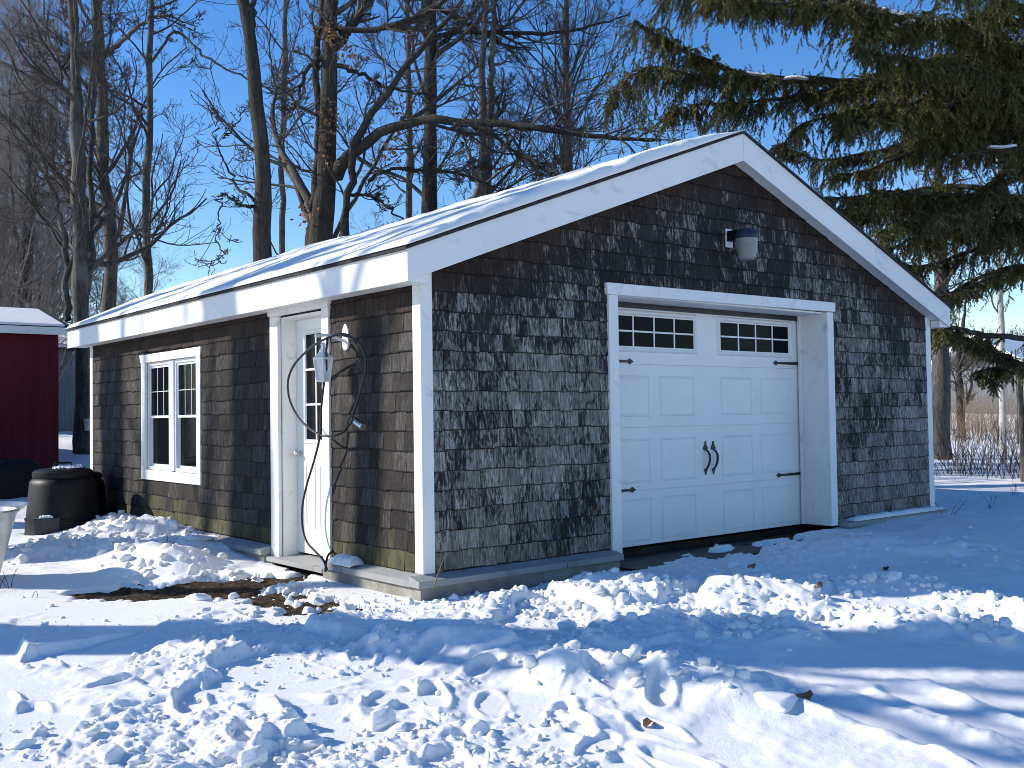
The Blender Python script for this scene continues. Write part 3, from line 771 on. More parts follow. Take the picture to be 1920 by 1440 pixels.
# ------------------------------------------------------------------ lights and cord on the walls
# yard light over the big door
yl = empty('yard_light', (3.56, -.02, 2.84), 'frosted dusk-to-dawn yard light with dark cap high on the gable wall', 'wall light')
cx, cy = 3.56, -.25
MB().box(3.53, -.030, 2.745, 3.63, -.018, 2.925).build('mount_plate', WHITE, yl, bevel=.003)
MB().box(3.535, -.16, 2.80, 3.625, -.031, 2.90).build('arm', PLAST, yl, bevel=.01)
MB().lathe([(.108, 0), (.108, .02), (.098, .055), (.07, .085), (.03, .095)], (cx, cy, 2.80), 32).build('cap', simple('navy_cap', (.012,.018,.035), (.025,.035,.06), 6, .5, .4), yl, smooth=True)
pr = []
for k in range(25): z = -.20*k/24; r_ = .104-.026*(k/24)**1.3+(.0022 if k % 2 else 0); pr.append((r_ if k < 23 else r_*.86, z))
MB().lathe(pr[::-1], (cx, cy, 2.797), 32).build('lens', FROST, yl, smooth=True)
MB().tube([(3.60, -.03, 2.73), (3.60, -.10, 2.735), (3.60, -.15, 2.76)], .012, 8).build('bracket', simple('rusty_steel', (.14,.06,.025), (.32,.2,.12), 12, .8, .2), yl, smooth=True)
# carriage lantern by the entry door
lt = empty('wall_lantern', (0, 1.06, 1.81), 'white six-sided carriage lantern on a curved arm beside the entry door', 'lantern')
m = MB()
pts = [(-.012, 1.065+a, 1.81+z) for a, z in ((-.045, .0), (-.05, .06), (-.03, .095), (-.008, .12), (.008, .12), (.03, .095), (.05, .06), (.045, 0), (.05, -.05), (.03, -.09), (0, -.10), (-.03, -.09), (-.05, -.05))]
m.prism([(p[0]-.018, p[1], p[2]) for p in pts], (.018, 0, 0)); m.build('back_plate', WHITE, lt, bevel=.004)
lx, ly, lz = -.22, 1.085, 1.63
MB().tube([(-.03, 1.065, 1.79), (-.08, 1.067, 1.80), (-.14, 1.073, 1.822), (-.19, 1.08, 1.833), (-.24, 1.088, 1.828), (-.285, 1.094, 1.818)], [.014, .013, .013, .013, .013, .017], 10).build('arm', WHITE, lt, smooth=True)
m = MB()
m.lathe([(.094, .0), (.094, .016), (.078, .026), (.074, .032), (.040, .062), (.034, .080), (.022, .092), (.020, .120), (.026, .128), (.012, .142)], (lx, ly, lz), 6)
m.lathe([(.056, -.178), (.064, -.174), (.064, -.162), (.050, -.160)], (lx, ly, lz), 6)
for k in range(6):
    a = k*math.pi/3; m.tube([(lx+.086*math.cos(a), ly+.086*math.sin(a), lz+.002), (lx+.060*math.cos(a), ly+.060*math.sin(a), lz-.166)], .0065, 5)
m.build('cage', WHITE, lt)
m = MB(); m.lathe([(.053, -.163), (.078, .0)], (lx, ly, lz), 6); m.build('lantern_glass', LGLASS, lt)
# extension cord looped over the lantern arm
def spline(pts, n=10):
    P = [Vector(p) for p in pts]; P = [P[0]]+P+[P[-1]]; out = []
    for i in range(1, len(P)-2):
        for k in range(n):
            t = k/n; a, b_, c, d = P[i-1:i+3]
            out.append(.5*((2*b_)+(c-a)*t+(2*a-5*b_+4*c-d)*t*t+(3*b_-a-3*c+d)*t**3))
    return out+[P[-2]]
def sx(u, v, x): return tuple(on(u, v, 0, x))
ec = empty('extension_cord', sx(650, 640, -.15), 'black rubber extension cord looped over the lantern arm and hanging to the snow', 'cord')
loop1 = [sx(613,634,-.26), sx(585,650,-.25), sx(553,682,-.23), sx(540,715,-.21), sx(544,752,-.20), sx(562,786,-.19), sx(590,810,-.18), sx(613,818,-.17), sx(640,812,-.14), sx(656,795,-.11), sx(664,783,-.09), sx(672,790,-.085)]
tail = [sx(640,628,-.21), sx(665,636,-.17), sx(680,655,-.12), sx(686,685,-.09), sx(681,715,-.075), sx(672,745,-.075), sx(664,772,-.08), sx(660,783,-.09)]
tail2 = [sx(613,634,-.25), sx(640,626,-.21), sx(658,632,-.18), sx(668,645,-.14)]
drop = [sx(612,694,-.22), sx(606,730,-.20), sx(602,770,-.18), sx(600,815,-.18), sx(590,860,-.17), sx(575,910,-.17), sx(567,950,-.18), sx(567,985,-.19), sx(575,1015,-.20), sx(592,1035,-.2), sx(606,1050,-.2), sx(613,1068,-.2)]
drop2 = [sx(624,1034,-.02), sx(616,1040,-.12), sx(612,1052,-.19), sx(610,1072,-.2)]
m = MB()
for c in (loop1, tail, tail2, drop, drop2): m.tube(spline(c), .0098, 8)
m.tube(spline([sx(612,694,-.22), sx(612,660,-.235), sx(614,636,-.25)]), .0098, 8)
m.build('cable', RUBBER, ec, smooth=True)
p0, p1 = Vector(sx(664,790,-.085)), Vector(sx(681,801,-.10))
MB().tube([p0, p0.lerp(p1, .12), p0.lerp(p1, .14), p0.lerp(p1, .8), p0.lerp(p1, .82), p1], [.010, .013, .022, .023, .027, .027], 14).build('plug', CHROME, ec, smooth=True)

# ------------------------------------------------------------------ things left of the garage
bp_ = at(118, 1005, 12.0)
bx, by = bp_[0], bp_[1]; bz = -.22
def mkbin(x, y, z, s, label, snow_on, w=.86):
    e = empty('compost_bin', (x, y, z), label, 'compost bin')
    pr = [(.43, 0), (.425, .03), (.415, .22), (.425, .23), (.425, .245), (.408, .255), (.375, .60), (.365, .64), (.335, .67), (.30, .68)]
    MB().lathe([(a*s*w, b_*s) for a, b_ in pr], (x, y, z), 48, .86, .3).build('body', PLAST, e, smooth=True)
    lid = MB().lathe([(a*s*w, b_*s) for a, b_ in ((.335,.672),(.345,.685),(.345,.735),(.31,.76),(.12,.785),(.0,.787))], (x, y, z), 40, .9, .3).build('lid', PLAST, e, smooth=True)
    MB().tube([(x-.10, y+.02, z+.785*s), (x-.08, y+.02, z+.83*s), (x+.08, y-.02, z+.83*s), (x+.10, y-.02, z+.785*s)], .013, 8).build('handle', PLAST, lid, smooth=True)
    return e
b1 = mkbin(bx, by, bz, 1.08, 'black plastic compost bin with a round lid, nearest the pile of snow', True)
dirc = Vector((CAM[0]-bx, CAM[1]-by, 0)).normalized(); sd = Vector((-dirc.y, dirc.x, 0))
left = -sd if (RM.T@np.array(-sd))[0] < 0 else sd
hc = Vector((bx, by, bz))+dirc*.35+left*.17
def obox(m, c, ax, ay, hx, hy, z0, z1, tp=1.0):
    P = []
    for z, k in ((z0, 1), (z1, tp)):
        for s, t in ((-1,-1), (1,-1), (1,1), (-1,1)): q = c+ax*(s*hx*k)+ay*(t*hy*k); P.append((q.x, q.y, z))
    m.add(P, [(0,3,2,1),(4,5,6,7),(0,1,5,4),(1,2,6,5),(2,3,7,6),(3,0,4,7)])
m = MB(); obox(m, hc, left, dirc, .125, .07, bz+.06, bz+.29, 1.12); obox(m, hc+dirc*.09+left*.03, left, dirc, .06, .03, bz+.06, bz+.11)
m.build('hatch', PLASTG, b1, bevel=.008)
m = MB(); obox(m, hc-dirc*.055+left*.115, left, dirc, .045, .004, bz+.50, bz+.60); 
snow_cap('bin_snow', [Vector((bx-.02, by, bz+.83))+left*.10, Vector((bx, by, bz+.842))-left*.22], .34, .03, 'patch of snow on the lid of the compost bin')
snow_cap('bin_snow', [hc+left*.08+Vector((0,0,.29)), hc-left*.07+Vector((0,0,.29))], .10, .03, 'small lump of snow on the hatch of the compost bin')
q = Vector((bx, by, 0))-left*.16-dirc*.75
mkbin(q.x, q.y, -.2, .95, 'second black compost bin just behind the lidded one', False)
# galvanised tub at the left edge of the picture
tb = at(-66, 1010, 8.6); tz = -.11
te = empty('metal_tub', (tb[0], tb[1], tz), 'galvanised metal tub cut by the left edge of the photo', 'tub')
MB().lathe([(.25, -.12), (.27, 0), (.40, .52), (.415, .52), (.415, .535), (.395, .535), (.26, .02), (.0, .015)], (tb[0], tb[1], tz), 40).build('body', METAL, te, smooth=True)
tr = at(-44, 957, 10.0); rz_ = -.05
wb = empty('cart_tray', (tr[0], tr[1], rz_), 'shallow grey tray lying behind the metal tub', 'tray')
MB().lathe([(.10, .20), (.34, .30), (.46, .40), (.475, .405), (.33, .315), (.0, .22)], (tr[0], tr[1], rz_), 36).build('dish', METAL, wb, smooth=True)
MB().lathe([(.22, -.1), (.2, .05), (.10, .20)], (tr[0], tr[1], rz_), 20).build('pedestal', PLASTG, wb, smooth=True)
# red shed, dark bin under its wall, grey shed behind
sc_ = at(110, 880, 18.0); sxr, sy_ = sc_[0], sc_[1]; sz = .22
sh = empty('red_shed', (sxr, sy_, sz), 'dark red board shed with snow on its low roof', 'shed')
zt = at(110, 618, 18.0)[2]
m = MB(); m.box(sxr-4.2, sy_, sz-.5, sxr, sy_+3.0, zt+.0)
m.prism([(sxr-.001, sy_, zt), (sxr-.001, sy_+3.0, zt), (sxr-.001, sy_+1.5, zt+.36)], (-4.198, 0, 0))
m.build('wall', RED, sh)
m = MB(); ov = .16
for s in (0, 1):
    y0 = sy_-ov if s == 0 else sy_+3.0+ov; zz0 = zt-.02
    m.prism([(sxr+.22, y0, zz0), (sxr+.22, sy_+1.5, zt+.40), (sxr+.22, sy_+1.5, zt+.46), (sxr+.22, y0, zz0+.06)], (-4.7, 0, 0))
m.build('roof', SHINGLE_ROOF, sh)
MB().box(sxr-4.4, sy_-ov-.025, zt-.10, sxr+.2, sy_-ov, zt+.03).build('fascia', WHITE2, sh)
m = MB(); m.prism([(sxr+.06, sy_-ov-.03, zt+.042), (sxr+.06, sy_+1.5, zt+.465), (sxr+.06, sy_+1.5, zt+.515), (sxr+.06, sy_-ov-.03, zt+.085)], (-4.5, 0, 0))
tag(m.build('roof_snow', SNOW, None, bevel=.03), 'thick snow covering the roof of the red shed', 'snow')
db = at(12, 900, 15.2)
e = empty('covered_stack', (db[0], db[1], hz(db[0], db[1])), 'low flat-topped stack under black plastic in front of the red shed', 'stack')
V = []; nn = 26
for i in range(nn+1):
    for j in range(nn+1):
        a, c = i/nn*2-1, j/nn*2-1
        f = (1-abs(a)**10)*(1-abs(c)**10)
        V.append((db[0]-.2+a*.85, db[1]+.3+c*.45, -.25+f*(.84+.012*math.sin(7*a+3*c)+.008*math.sin(13*c+5*a))))
MB().add(V, [(i*(nn+1)+j, i*(nn+1)+j+1, (i+1)*(nn+1)+j+1, (i+1)*(nn+1)+j) for i in range(nn) for j in range(nn)]).build('tarp', PLAST, e, smooth=True)
gs = at(100, 800, 27.0); gz_ = gs[2]; gt = at(100, 655, 27.0)[2]
e = empty('grey_shed', (gs[0], gs[1], gz_), 'grey board shed with a snowy roof between the red shed and the garage', 'shed')
MB().box(gs[0]-1.5, gs[1], gz_-1, gs[0]+2.4, gs[1]+2.5, gt).build('wall', GREYW, e)
m = MB(); m.prism([(gs[0]+2.6, gs[1]-.2, gt-.03), (gs[0]+2.6, gs[1]+2.7, gt+.65), (gs[0]+2.6, gs[1]+2.7, gt+.72), (gs[0]+2.6, gs[1]-.2, gt+.04)], (-4.3, 0, 0)); m.build('roof', SHINGLE_ROOF, e)
m = MB(); m.prism([(gs[0]+2.55, gs[1]-.18, gt+.045), (gs[0]+2.55, gs[1]+2.68, gt+.73), (gs[0]+2.55, gs[1]+2.68, gt+.84), (gs[0]+2.55, gs[1]-.18, gt+.13)], (-4.2, 0, 0))
tag(m.build('roof_snow', SNOW, None, bevel=.03), 'snow on the sloping roof of the grey shed', 'snow')
# black hose in the snow by the side wall
m = MB()
for c in ([(192,955),(200,938),(218,945),(228,962),(222,975)], [(195,975),(205,955),(225,953),(247,957),(246,966)], [(197,970),(212,962),(222,966),(222,978)], [(188,972),(203,966),(205,980),(196,990)], [(226,968),(232,958),(246,946)], [(220,965),(219,945)]):
    m.tube(spline([at(u, v, 12.7) for u, v in c], 6), .011, 6)
tag(m.build('garden_hose', RUBBER, None, True), 'tangle of black hose sticking out of the snow by the side wall', 'hose')

# ------------------------------------------------------------------ trees
def norm(a): return a/np.maximum(np.linalg.norm(a, axis=-1, keepdims=True), 1e-9)
def tubes(P, R, sides):
    """P (N,K,3), R (N,K) -> verts, quads"""
    Nn, K, _ = P.shape
    T = np.empty_like(P); T[:, 1:-1] = P[:, 2:]-P[:, :-2]; T[:, 0] = P[:, 1]-P[:, 0]; T[:, -1] = P[:, -1]-P[:, -2]
    T = norm(T)
    ref = np.where(np.abs(T[:, :1, 2:3]) > .8, np.array([1., .1, 0]), np.array([0, .1, 1.]))
    A = norm(np.cross(T, np.broadcast_to(ref, T.shape))); B = np.cross(T, A)
    an = np.arange(sides)*2*np.pi/sides
    V = P[:, :, None, :]+R[:, :, None, None]*(A[:, :, None, :]*np.cos(an)[None, None, :, None]+B[:, :, None, :]*np.sin(an)[None, None, :, None])
    I = np.arange(Nn*K*sides).reshape(Nn, K, sides); J = np.roll(I, -1, axis=2)
    F = np.stack([I[:, :-1], J[:, :-1], J[:, 1:], I[:, 1:]], -1).reshape(-1, 4)
    return V.reshape(-1, 3), F
class TB:
    def __init__(s): s.V = []; s.F = []; s.n = 0
    def add(s, P, R, sides):
        if len(P) == 0: return
        V, F = tubes(P, R, sides); s.V.append(V); s.F.append(F+s.n); s.n += len(V)
    def raw(s, V, F): s.V.append(V); s.F.append(F+s.n); s.n += len(V)
    def build(s, name, mat_, parent=None, smooth=True):
        Fq = [f for f in s.F if f.shape[1] == 4]; Ft = [f for f in s.F if f.shape[1] == 3]
        return link(name, np_mesh(name, np.vstack(s.V), ([np.vstack(Fq)] if Fq else [])+([np.vstack(Ft)] if Ft else [])), mat_, parent, smooth)
def grow(r, S, Dv, L, R0, K, wig, up, tip=.3, minr=.004):
    n = len(S); P = np.empty((n, K+1, 3)); P[:, 0] = S; d = norm(Dv)
    for k in range(K):
        d = norm(d+r.normal(size=(n, 3))*wig+np.array([0, 0, up]))
        P[:, k+1] = P[:, k]+d*(L/K)[:, None]
    R = np.maximum(R0[:, None]*(1-(1-tip)*np.linspace(0, 1, K+1)[None, :]), minr)
    return P, R
def spawn(r, P, R, m, t0, t1, ang, lf, rf, up=0.0, flat=None, lmax=99):
    """m children per parent polyline, at random places between t0 and t1"""
    Nn, K, _ = P.shape
    t = r.uniform(t0, t1, (Nn, m))*(K-1); k = np.minimum(t.astype(int), K-2); f = (t-k)[..., None]
    ar = np.arange(Nn)[:, None]
    S = P[ar, k]*(1-f)+P[ar, k+1]*f; T = norm(P[ar, k+1]-P[ar, k])
    rad_ = R[ar, k]*(1-f[..., 0])+R[ar, k+1]*f[..., 0]
    q = r.normal(size=(Nn, m, 3)); q[..., 2] *= .6; q = norm(q-T*np.sum(q*T, -1, keepdims=True))
    a = rad(1)*r.uniform(ang[0], ang[1], (Nn, m))[..., None]
    Dv = T*np.cos(a)+q*np.sin(a)+np.array([0, 0, up])
    plen = np.sum(np.linalg.norm(P[:, 1:]-P[:, :-1], axis=-1), -1)[:, None]
    L = np.minimum(plen*r.uniform(lf[0], lf[1], (Nn, m))*(1.15-.7*t/(K-1)), lmax)
    Rr = np.minimum(rad_*r.uniform(rf[0], rf[1], (Nn, m)), rad_*.85)
    return S.reshape(-1, 3), Dv.reshape(-1, 3), L.reshape(-1), Rr.reshape(-1)
def resample(pts, rs, K, wob=0, r=None):
    pts = np.array(pts, float); rs = np.array(rs, float)
    d = np.concatenate([[0], np.cumsum(np.linalg.norm(np.diff(pts, axis=0), axis=1))]); t = np.linspace(0, d[-1], K)
    S = np.array([spl(pts, d, x) for x in t]); Rr = np.interp(t, d, rs)
    if wob: S[1:-1] += r.normal(size=(K-2, 3))*wob*[1, 1, .2]
    return S, Rr
def spl(pts, d, x):
    i = min(max(np.searchsorted(d, x)-1, 0), len(pts)-2); t = (x-d[i])/max(d[i+1]-d[i], 1e-9)
    a = pts[max(i-1, 0)]; b_ = pts[i]; c = pts[i+1]; e = pts[min(i+2, len(pts)-1)]
    return .5*((2*b_)+(c-a)*t+(2*a-5*b_+4*c-e)*t*t+(3*b_-a-3*c+e)*t**3)
def bare_tree(name, stems, label, group, seed, bk, tw=None, n1=16, t0=.15, l1=(.16,.34), up1=.25, n2=6, n3=6, n4=3, leaves=0, limbs=(), ang1=(35,70), lmax=4.2, cat='tree', base=None, n0=0, tk=1.3, tap=(.85,.7,.42)):
    """stems and limbs: lists of (points, radii); branches and twigs grow off them level by level"""
    r = np.random.default_rng(seed)
    b0 = stems[0][0][0] if base is None else base
    e = empty(name, tuple(float(x) for x in b0), label, cat, group)
    tr_ = TB(); cr = TB()
    K = 26
    PS = []; RS = []
    for (p, rs) in stems:
        S, R = resample(p, rs, K, .018, r); R = R*(1+.06*r.normal(size=K))
        tr_.add(S[None], R[None], 10); PS.append(S); RS.append(R)
    PS, RS = np.array(PS), np.array(RS)
    for (p, rs) in limbs:
        S, R = resample(p, rs, K, .03, r); tr_.add(S[None], R[None], 8)
    tr_.build('trunk', bk, e)
    S, Dv, L, R = spawn(r, PS, RS, n1, t0, .98, ang1, l1, (.22, .5), 0, None, lmax)
    P1, R1 = grow(r, S, Dv, L, R, 12, .16, .03+up1*.12, .25, .006); cr.add(P1, R1, 6)
    if len(limbs):
        PL = np.array([resample(p, rs, 13, .03, r)[0] for p, rs in limbs]); RL = np.array([resample(p, rs, 13)[1] for p, rs in limbs])
        S, Dv, L, R = spawn(r, PL, RL, 7, .2, .98, (30, 70), (.18, .42), (.3, .55), .1, None, 2.6)
        Pb, Rb = grow(r, S, Dv, L, R, 12, .18, .03, .25, .006); cr.add(Pb, Rb, 6)
        P1 = np.vstack([P1, Pb, PL]); R1 = np.vstack([R1, Rb, RL])
    S, Dv, L, R = spawn(r, P1, R1, n2, .2, .98, (28, 65), (.34, .62), (.4, .7), .05, None, 2.2)
    P2, R2 = grow(r, S, Dv, L, R, 8, .13, .04, .35, .0045*tk); cr.add(P2, R2, 4)
    S, Dv, L, R = spawn(r, P2, R2, n3, .15, 1.0, (25, 60), (.38,.68), (.5,.8), .08, None, 1.1)
    P3, R3 = grow(r, S, Dv, L, R, 5, .12, .06, .5, .0034*tk); cr.add(P3, R3, 3)
    if n4:
        S, Dv, L, R = spawn(r, P3, R3, n4, .2, 1.0, (25, 60), (.4,.75), (.6,.9), .08, None, .5)
        P4, R4 = grow(r, S, Dv, L, R, 3, .12, .06, .6, .0028*tk); cr.add(P4, R4, 3)
    cr.build('crown', tw or TWIG, e)
    if leaves:
        lb = TB(); src = P3[r.integers(0, len(P3), 4000)]
        # leaves hang on in a few bunches
        pts = src[:, -1]; lf = []
        cent = LEAFC if LEAFC is not None else pts[:6]
        for c in cent:
            k = int(leaves*(.5+r.random()))
            p = c+r.normal(size=(k, 3))*[.085, .085, .12]
            lf.append(p)
        p = np.vstack(lf); n = len(p)
        a = norm(r.normal(size=(n, 3))*[1, 1, .8]+[0, 0, -.6]); b_ = norm(np.cross(a, r.normal(size=(n, 3)))); c_ = np.cross(a, b_)
        l = r.uniform(.05, .09, n)[:, None]; wd = l*.32
        Q = np.stack([p, p+a*l*.35+b_*wd+c_*l*.12, p+a*l*.7+b_*wd*.8, p+a*l, p+a*l*.65-b_*wd*.9+c_*l*.15, p+a*l*.3-b_*wd*.8], 1).reshape(-1, 3)
        I = np.arange(n*6).reshape(n, 6)
        lb.raw(Q, np.vstack([I[:, [0,1,2,3]], I[:, [0,3,4,5]]])); lb.build('dry_leaves', OAKLEAF, e, False)
    return e
LEAFC = None
def px(path, d, dr=0):
    return [at(u, v, d+dr*i/max(1, len(path)-1)) for i, (u, v) in enumerate(path)]
def down(path, d, zg):
    """prepend a foot on the ground under the first visible point"""
    p = at(*path[0], d); return [np.array([p[0]+.02, p[1], zg])]+px(path, d)
def wr(d, wpx): return d*wpx/1920/2
def ext(P, h, lean=(0,0)):
    p = P[-1]; q = P[-2]; t = (p-q)/np.linalg.norm(p-q)
    return P+[p+np.array([lean[0]*.4, lean[1]*.4, 0])+t*h*.45, p+np.array([lean[0], lean[1], 0])+t*h]
zg = lambda u, v, d: hz(*at(u, v, d)[:2])-.25
BG = 'tall bare trees behind the garage'
# maple with the sap bucket (foot visible left of the garage)
d = 20; A = ext(down([(156,700),(154,560),(150,430),(147,300),(142,160),(136,30)], d, zg(156,800,d)), 6, (.2,0))
bare_tree('maple_tree', [(A, [wr(d,40), wr(d,33), wr(d,31), wr(d,28), wr(d,25), wr(d,21), wr(d,17), .07, .02]),
    ([at(158,560,d), at(166,500,d+.2), at(172,440,d+.3), at(168,330,d+.5), at(173,200,d+.6), at(180,60,d+.8), at(176,-150,d+.8)], [wr(d,16), wr(d,15), wr(d,12), wr(d,10), wr(d,9), wr(d,8), .015])],
    'bare maple with a sap bucket, its foot seen between the red shed and garage', BG, 101, BARK_L, n1=22, t0=.2, lmax=3.2,
    limbs=[([at(128,600,d), at(122,480,d), at(112,400,d), at(80,300,d-.6), at(40,200,d-1)], [.07,.06,.05,.035,.012])])
b_ = Vector(at(165, 786, d-.22))
e = empty('sap_bucket', tuple(b_), 'white sap bucket hanging on the maple trunk', 'bucket')
MB().lathe([(.065, -.22), (.085, .0), (.092, .0), (.092, .012), (.07, .012)], tuple(b_), 20).build('pail', WHITE, e, smooth=True)
d = 23; A = ext(down([(203,585),(208,480),(200,380),(192,270),(193,160),(186,50),(184,-20)], d, zg(203,590,d)), 5)
bare_tree('maple_tree', [(A, [wr(d,30), wr(d,27), wr(d,25), wr(d,22), wr(d,21), wr(d,20), wr(d,19), wr(d,17), .07, .02])],
    'thick straight bare trunk, second of the three left of the wide sky gap', BG, 102, BARK_L, n1=24, t0=.25,
    limbs=[([at(196,150,d), at(165,110,d), at(140,60,d+.3), at(120,-30,d+.5)], [.06,.05,.04,.015]), ([at(205,100,d), at(250,60,d-.5), at(300,30,d-.8), at(370,50,d-1)], [.06,.045,.03,.01])])
d = 22; A = ext(down([(277,560),(276,470),(274,380),(276,300),(282,200),(280,120),(284,30),(284,-30)], d, zg(277,560,d)), 5)
bare_tree('slim_tree', [(A, [wr(d,18), wr(d,15), wr(d,14), wr(d,14), wr(d,13), wr(d,12), wr(d,12), wr(d,11), wr(d,9), .04, .015])],
    'slim bare tree at the left rim of the wide sky gap', BG, 103, BARK_L, n1=26, t0=.22, lmax=3.0,
    limbs=[([at(281,120,d), at(330,60,d), at(390,110,d-.5), at(470,150,d-.8), at(560,195,d-1)], [.03,.03,.025,.018,.008])])
# dark leaning trunk and its broken branches
d = 15.5; A = ext(down([(491,478),(490,360),(486,250),(478,150),(466,60),(452,-10)], d, zg(491,480,d)), 5, (-.6,0))
bare_tree('dark_tree', [(A, [wr(d,38), wr(d,33), wr(d,32), wr(d,30), wr(d,28), wr(d,24), wr(d,22), .07, .02]), ([at(470,75,d), at(474,30,d+.1), at(478,-40,d+.2), at(500,-200,d+.4)], [wr(d,12), wr(d,12), wr(d,11), .015])],
    'dark leaning trunk standing alone in the wide sky gap', BG, 104, BARK_D, n1=5, t0=.75, n2=3, n3=3, n4=2,
    limbs=[([at(477,388,d), at(455,385,d-.2), at(435,372,d-.3), at(418,364,d-.3), at(408,370,d-.3)], [.028,.024,.018,.014,.008]),
           ([at(417,366,d-.3), at(412,400,d-.4), at(408,440,d-.5), at(415,480,d-.5), at(396,515,d-.5)], [.014,.012,.011,.009,.005]),
           ([at(477,376,d), at(445,350,d+.2), at(425,305,d+.3), at(402,262,d+.3), at(410,220,d+.3)], [.028,.022,.016,.012,.006]),
           ([at(418,258,d+.3), at(440,235,d+.4), at(460,205,d+.5), at(465,190,d+.5)], [.014,.011,.008,.004])])
d = 19; A = ext(down([(531,470),(532,380),(527,270),(533,160),(535,60),(536,-20)], d, zg(531,470,d)), 4)
bare_tree('slim_tree', [(A, [wr(d,14), wr(d,12), wr(d,11), wr(d,11), wr(d,10), wr(d,9), wr(d,8), .035, .015])],
    'slim bare sapling right beside the dark leaning trunk', BG, 105, BARK_L, n1=12, t0=.3, lmax=2.0)
# the oak
d = 17; LEAFC = np.array([at(u, v, d-.4) for u, v in ((625,70),(640,95),(610,60),(658,105),(605,200),(618,230),(600,245),(755,212),(770,228),(612,305),(728,280),(742,272),(575,398))])
A = ext(down([(600,460),(610,370),(615,250),(618,130),(620,20),(622,-40)], d, zg(600,460,d)), 6, (.2,0))
bare_tree('oak_tree', [(A, [wr(d,58), wr(d,50), wr(d,38), wr(d,34), wr(d,30), wr(d,28), wr(d,26), .09, .02]),
    ([at(583,465,d), at(586,400,d), at(594,300,d), at(597,200,d), at(592,110,d), at(605,20,d), at(600,-150,d)], [wr(d,24), wr(d,20), wr(d,15), wr(d,13), wr(d,12), wr(d,11), .02]),
    ([at(645,455,d-.3), at(648,400,d-.3), at(660,330,d-.3), at(665,270,d-.3), at(685,230,d-.4), at(725,175,d-.5), at(760,125,d-.6), at(800,75,d-.7), at(850,25,d-.8), at(900,-60,d-1)], [wr(d,24), wr(d,14), wr(d,15), wr(d,16), wr(d,14), wr(d,13), wr(d,12), wr(d,10), wr(d,8), .02])],
    'big oak with brown leaves still on it, forking just above the garage roof', BG, 106, BARK_D, n1=12, t0=.2, n2=6, n3=5, leaves=30,
    limbs=[([at(630,330,d), at(660,290,d-.2), at(720,250,d-.4), at(790,225,d-.6), at(880,228,d-.8), at(980,236,d-1), at(1060,247,d-1.1), at(1140,258,d-1.2), at(1240,262,d-1.3)], [.13,.10,.085,.075,.065,.055,.045,.035,.02]),
           ([at(618,110,d), at(640,70,d), at(670,30,d), at(700,-10,d)], [.09,.08,.07,.05]),
           ([at(630,52,d-.1), at(690,57,d-.2), at(760,40,d-.4), at(830,5,d-.6), at(880,-50,d-.8)], [.05,.05,.045,.035,.015]),
           ([at(630,110,d), at(600,110,d-.1), at(570,140,d-.2), at(555,200,d-.3), at(520,200,d-.5)], [.06,.045,.035,.025,.01]),
           ([at(610,115,d+.1), at(680,140,d+.2), at(730,165,d+.3), at(810,180,d+.4)], [.05,.035,.025,.01]),
           ([at(690,340,d-.1), at(730,318,d-.2), at(790,320,d-.3), at(860,325,d-.4), at(940,355,d-.5)], [.035,.03,.025,.02,.008]),
           ([at(880,230,d-.8), at(930,260,d-.8), at(1000,305,d-.9), at(1060,335,d-1)], [.04,.032,.022,.01]),
           ([at(655,365,d-.1), at(700,370,d-.2), at(740,400,d-.3), at(760,420,d-.3)], [.03,.025,.018,.008])])
LEAFC = None
d = 21; A = ext(down([(804,405),(806,300),(804,200),(808,100),(808,10),(809,-30)], d, zg(804,405,d)), 5)
bare_tree('straight_tree', [(A, [wr(d,32), wr(d,29), wr(d,26), wr(d,25), wr(d,23), wr(d,22), wr(d,21), .08, .02])],
    'straight dark bare trunk right of the leafy oak', BG, 107, BARK_D, n1=16, t0=.25,
    limbs=[([at(800,75,d), at(860,60,d-.3), at(940,62,d-.5), at(1060,60,d-.8), at(1180,28,d-1)], [.06,.05,.045,.035,.012]), ([at(810,100,d), at(880,30,d), at(920,-20,d+.2)], [.06,.045,.02]), ([at(820,15,d-.1), at(880,48,d-.2), at(950,85,d-.4), at(1000,90,d-.5)], [.05,.04,.03,.01]),
           ([at(812,318,d), at(880,330,d-.3), at(910,350,d-.4)], [.035,.028,.012])])
d = 23; A = ext(down([(767,415),(767,320),(766,200),(764,100),(766,20)], d, zg(767,415,d)), 4)
bare_tree('slim_tree', [(A, [wr(d,14), wr(d,13), wr(d,12), wr(d,11), wr(d,10), wr(d,9), .04, .015])], 'slim bare tree just left of the straight dark trunk', BG, 108, BARK_L, n1=16, t0=.3, lmax=2.2)
d = 20; A = ext(down([(902,375),(905,300),(906,200),(905,100),(909,0)], d, zg(902,375,d)), 5)
bare_tree('twin_tree', [(A, [wr(d,20), wr(d,15), wr(d,14), wr(d,13), wr(d,12), wr(d,10), .05, .015]),
    ([at(914,370,d+.2), at(916,300,d+.2), at(920,220,d+.2), at(922,120,d+.2), at(926,30,d+.2), at(930,-120,d+.2)], [wr(d,16), wr(d,14), wr(d,15), wr(d,12), wr(d,10), .02]),
    ([at(885,382,d-.6), at(900,350,d-.6), at(890,320,d-.7), at(870,260,d-.9), at(850,230,d-1)], [wr(d,22), wr(d,14), .04, .025, .012])],
    'twin-stemmed bare tree right of the straight dark trunk', BG, 109, BARK_L, n1=14, t0=.15, n2=7,
    limbs=[([at(930,320,d), at(985,300,d-.2), at(1040,310,d-.4), at(1080,280,d-.6)], [.03,.025,.018,.008]), ([at(925,215,d), at(960,260,d-.2), at(990,300,d-.3), at(1020,330,d-.3)], [.04,.034,.026,.01])])
d = 22; A = ext(down([(1064,330),(1063,240),(1061,150),(1062,60),(1063,-20)], d, zg(1064,330,d)), 4)
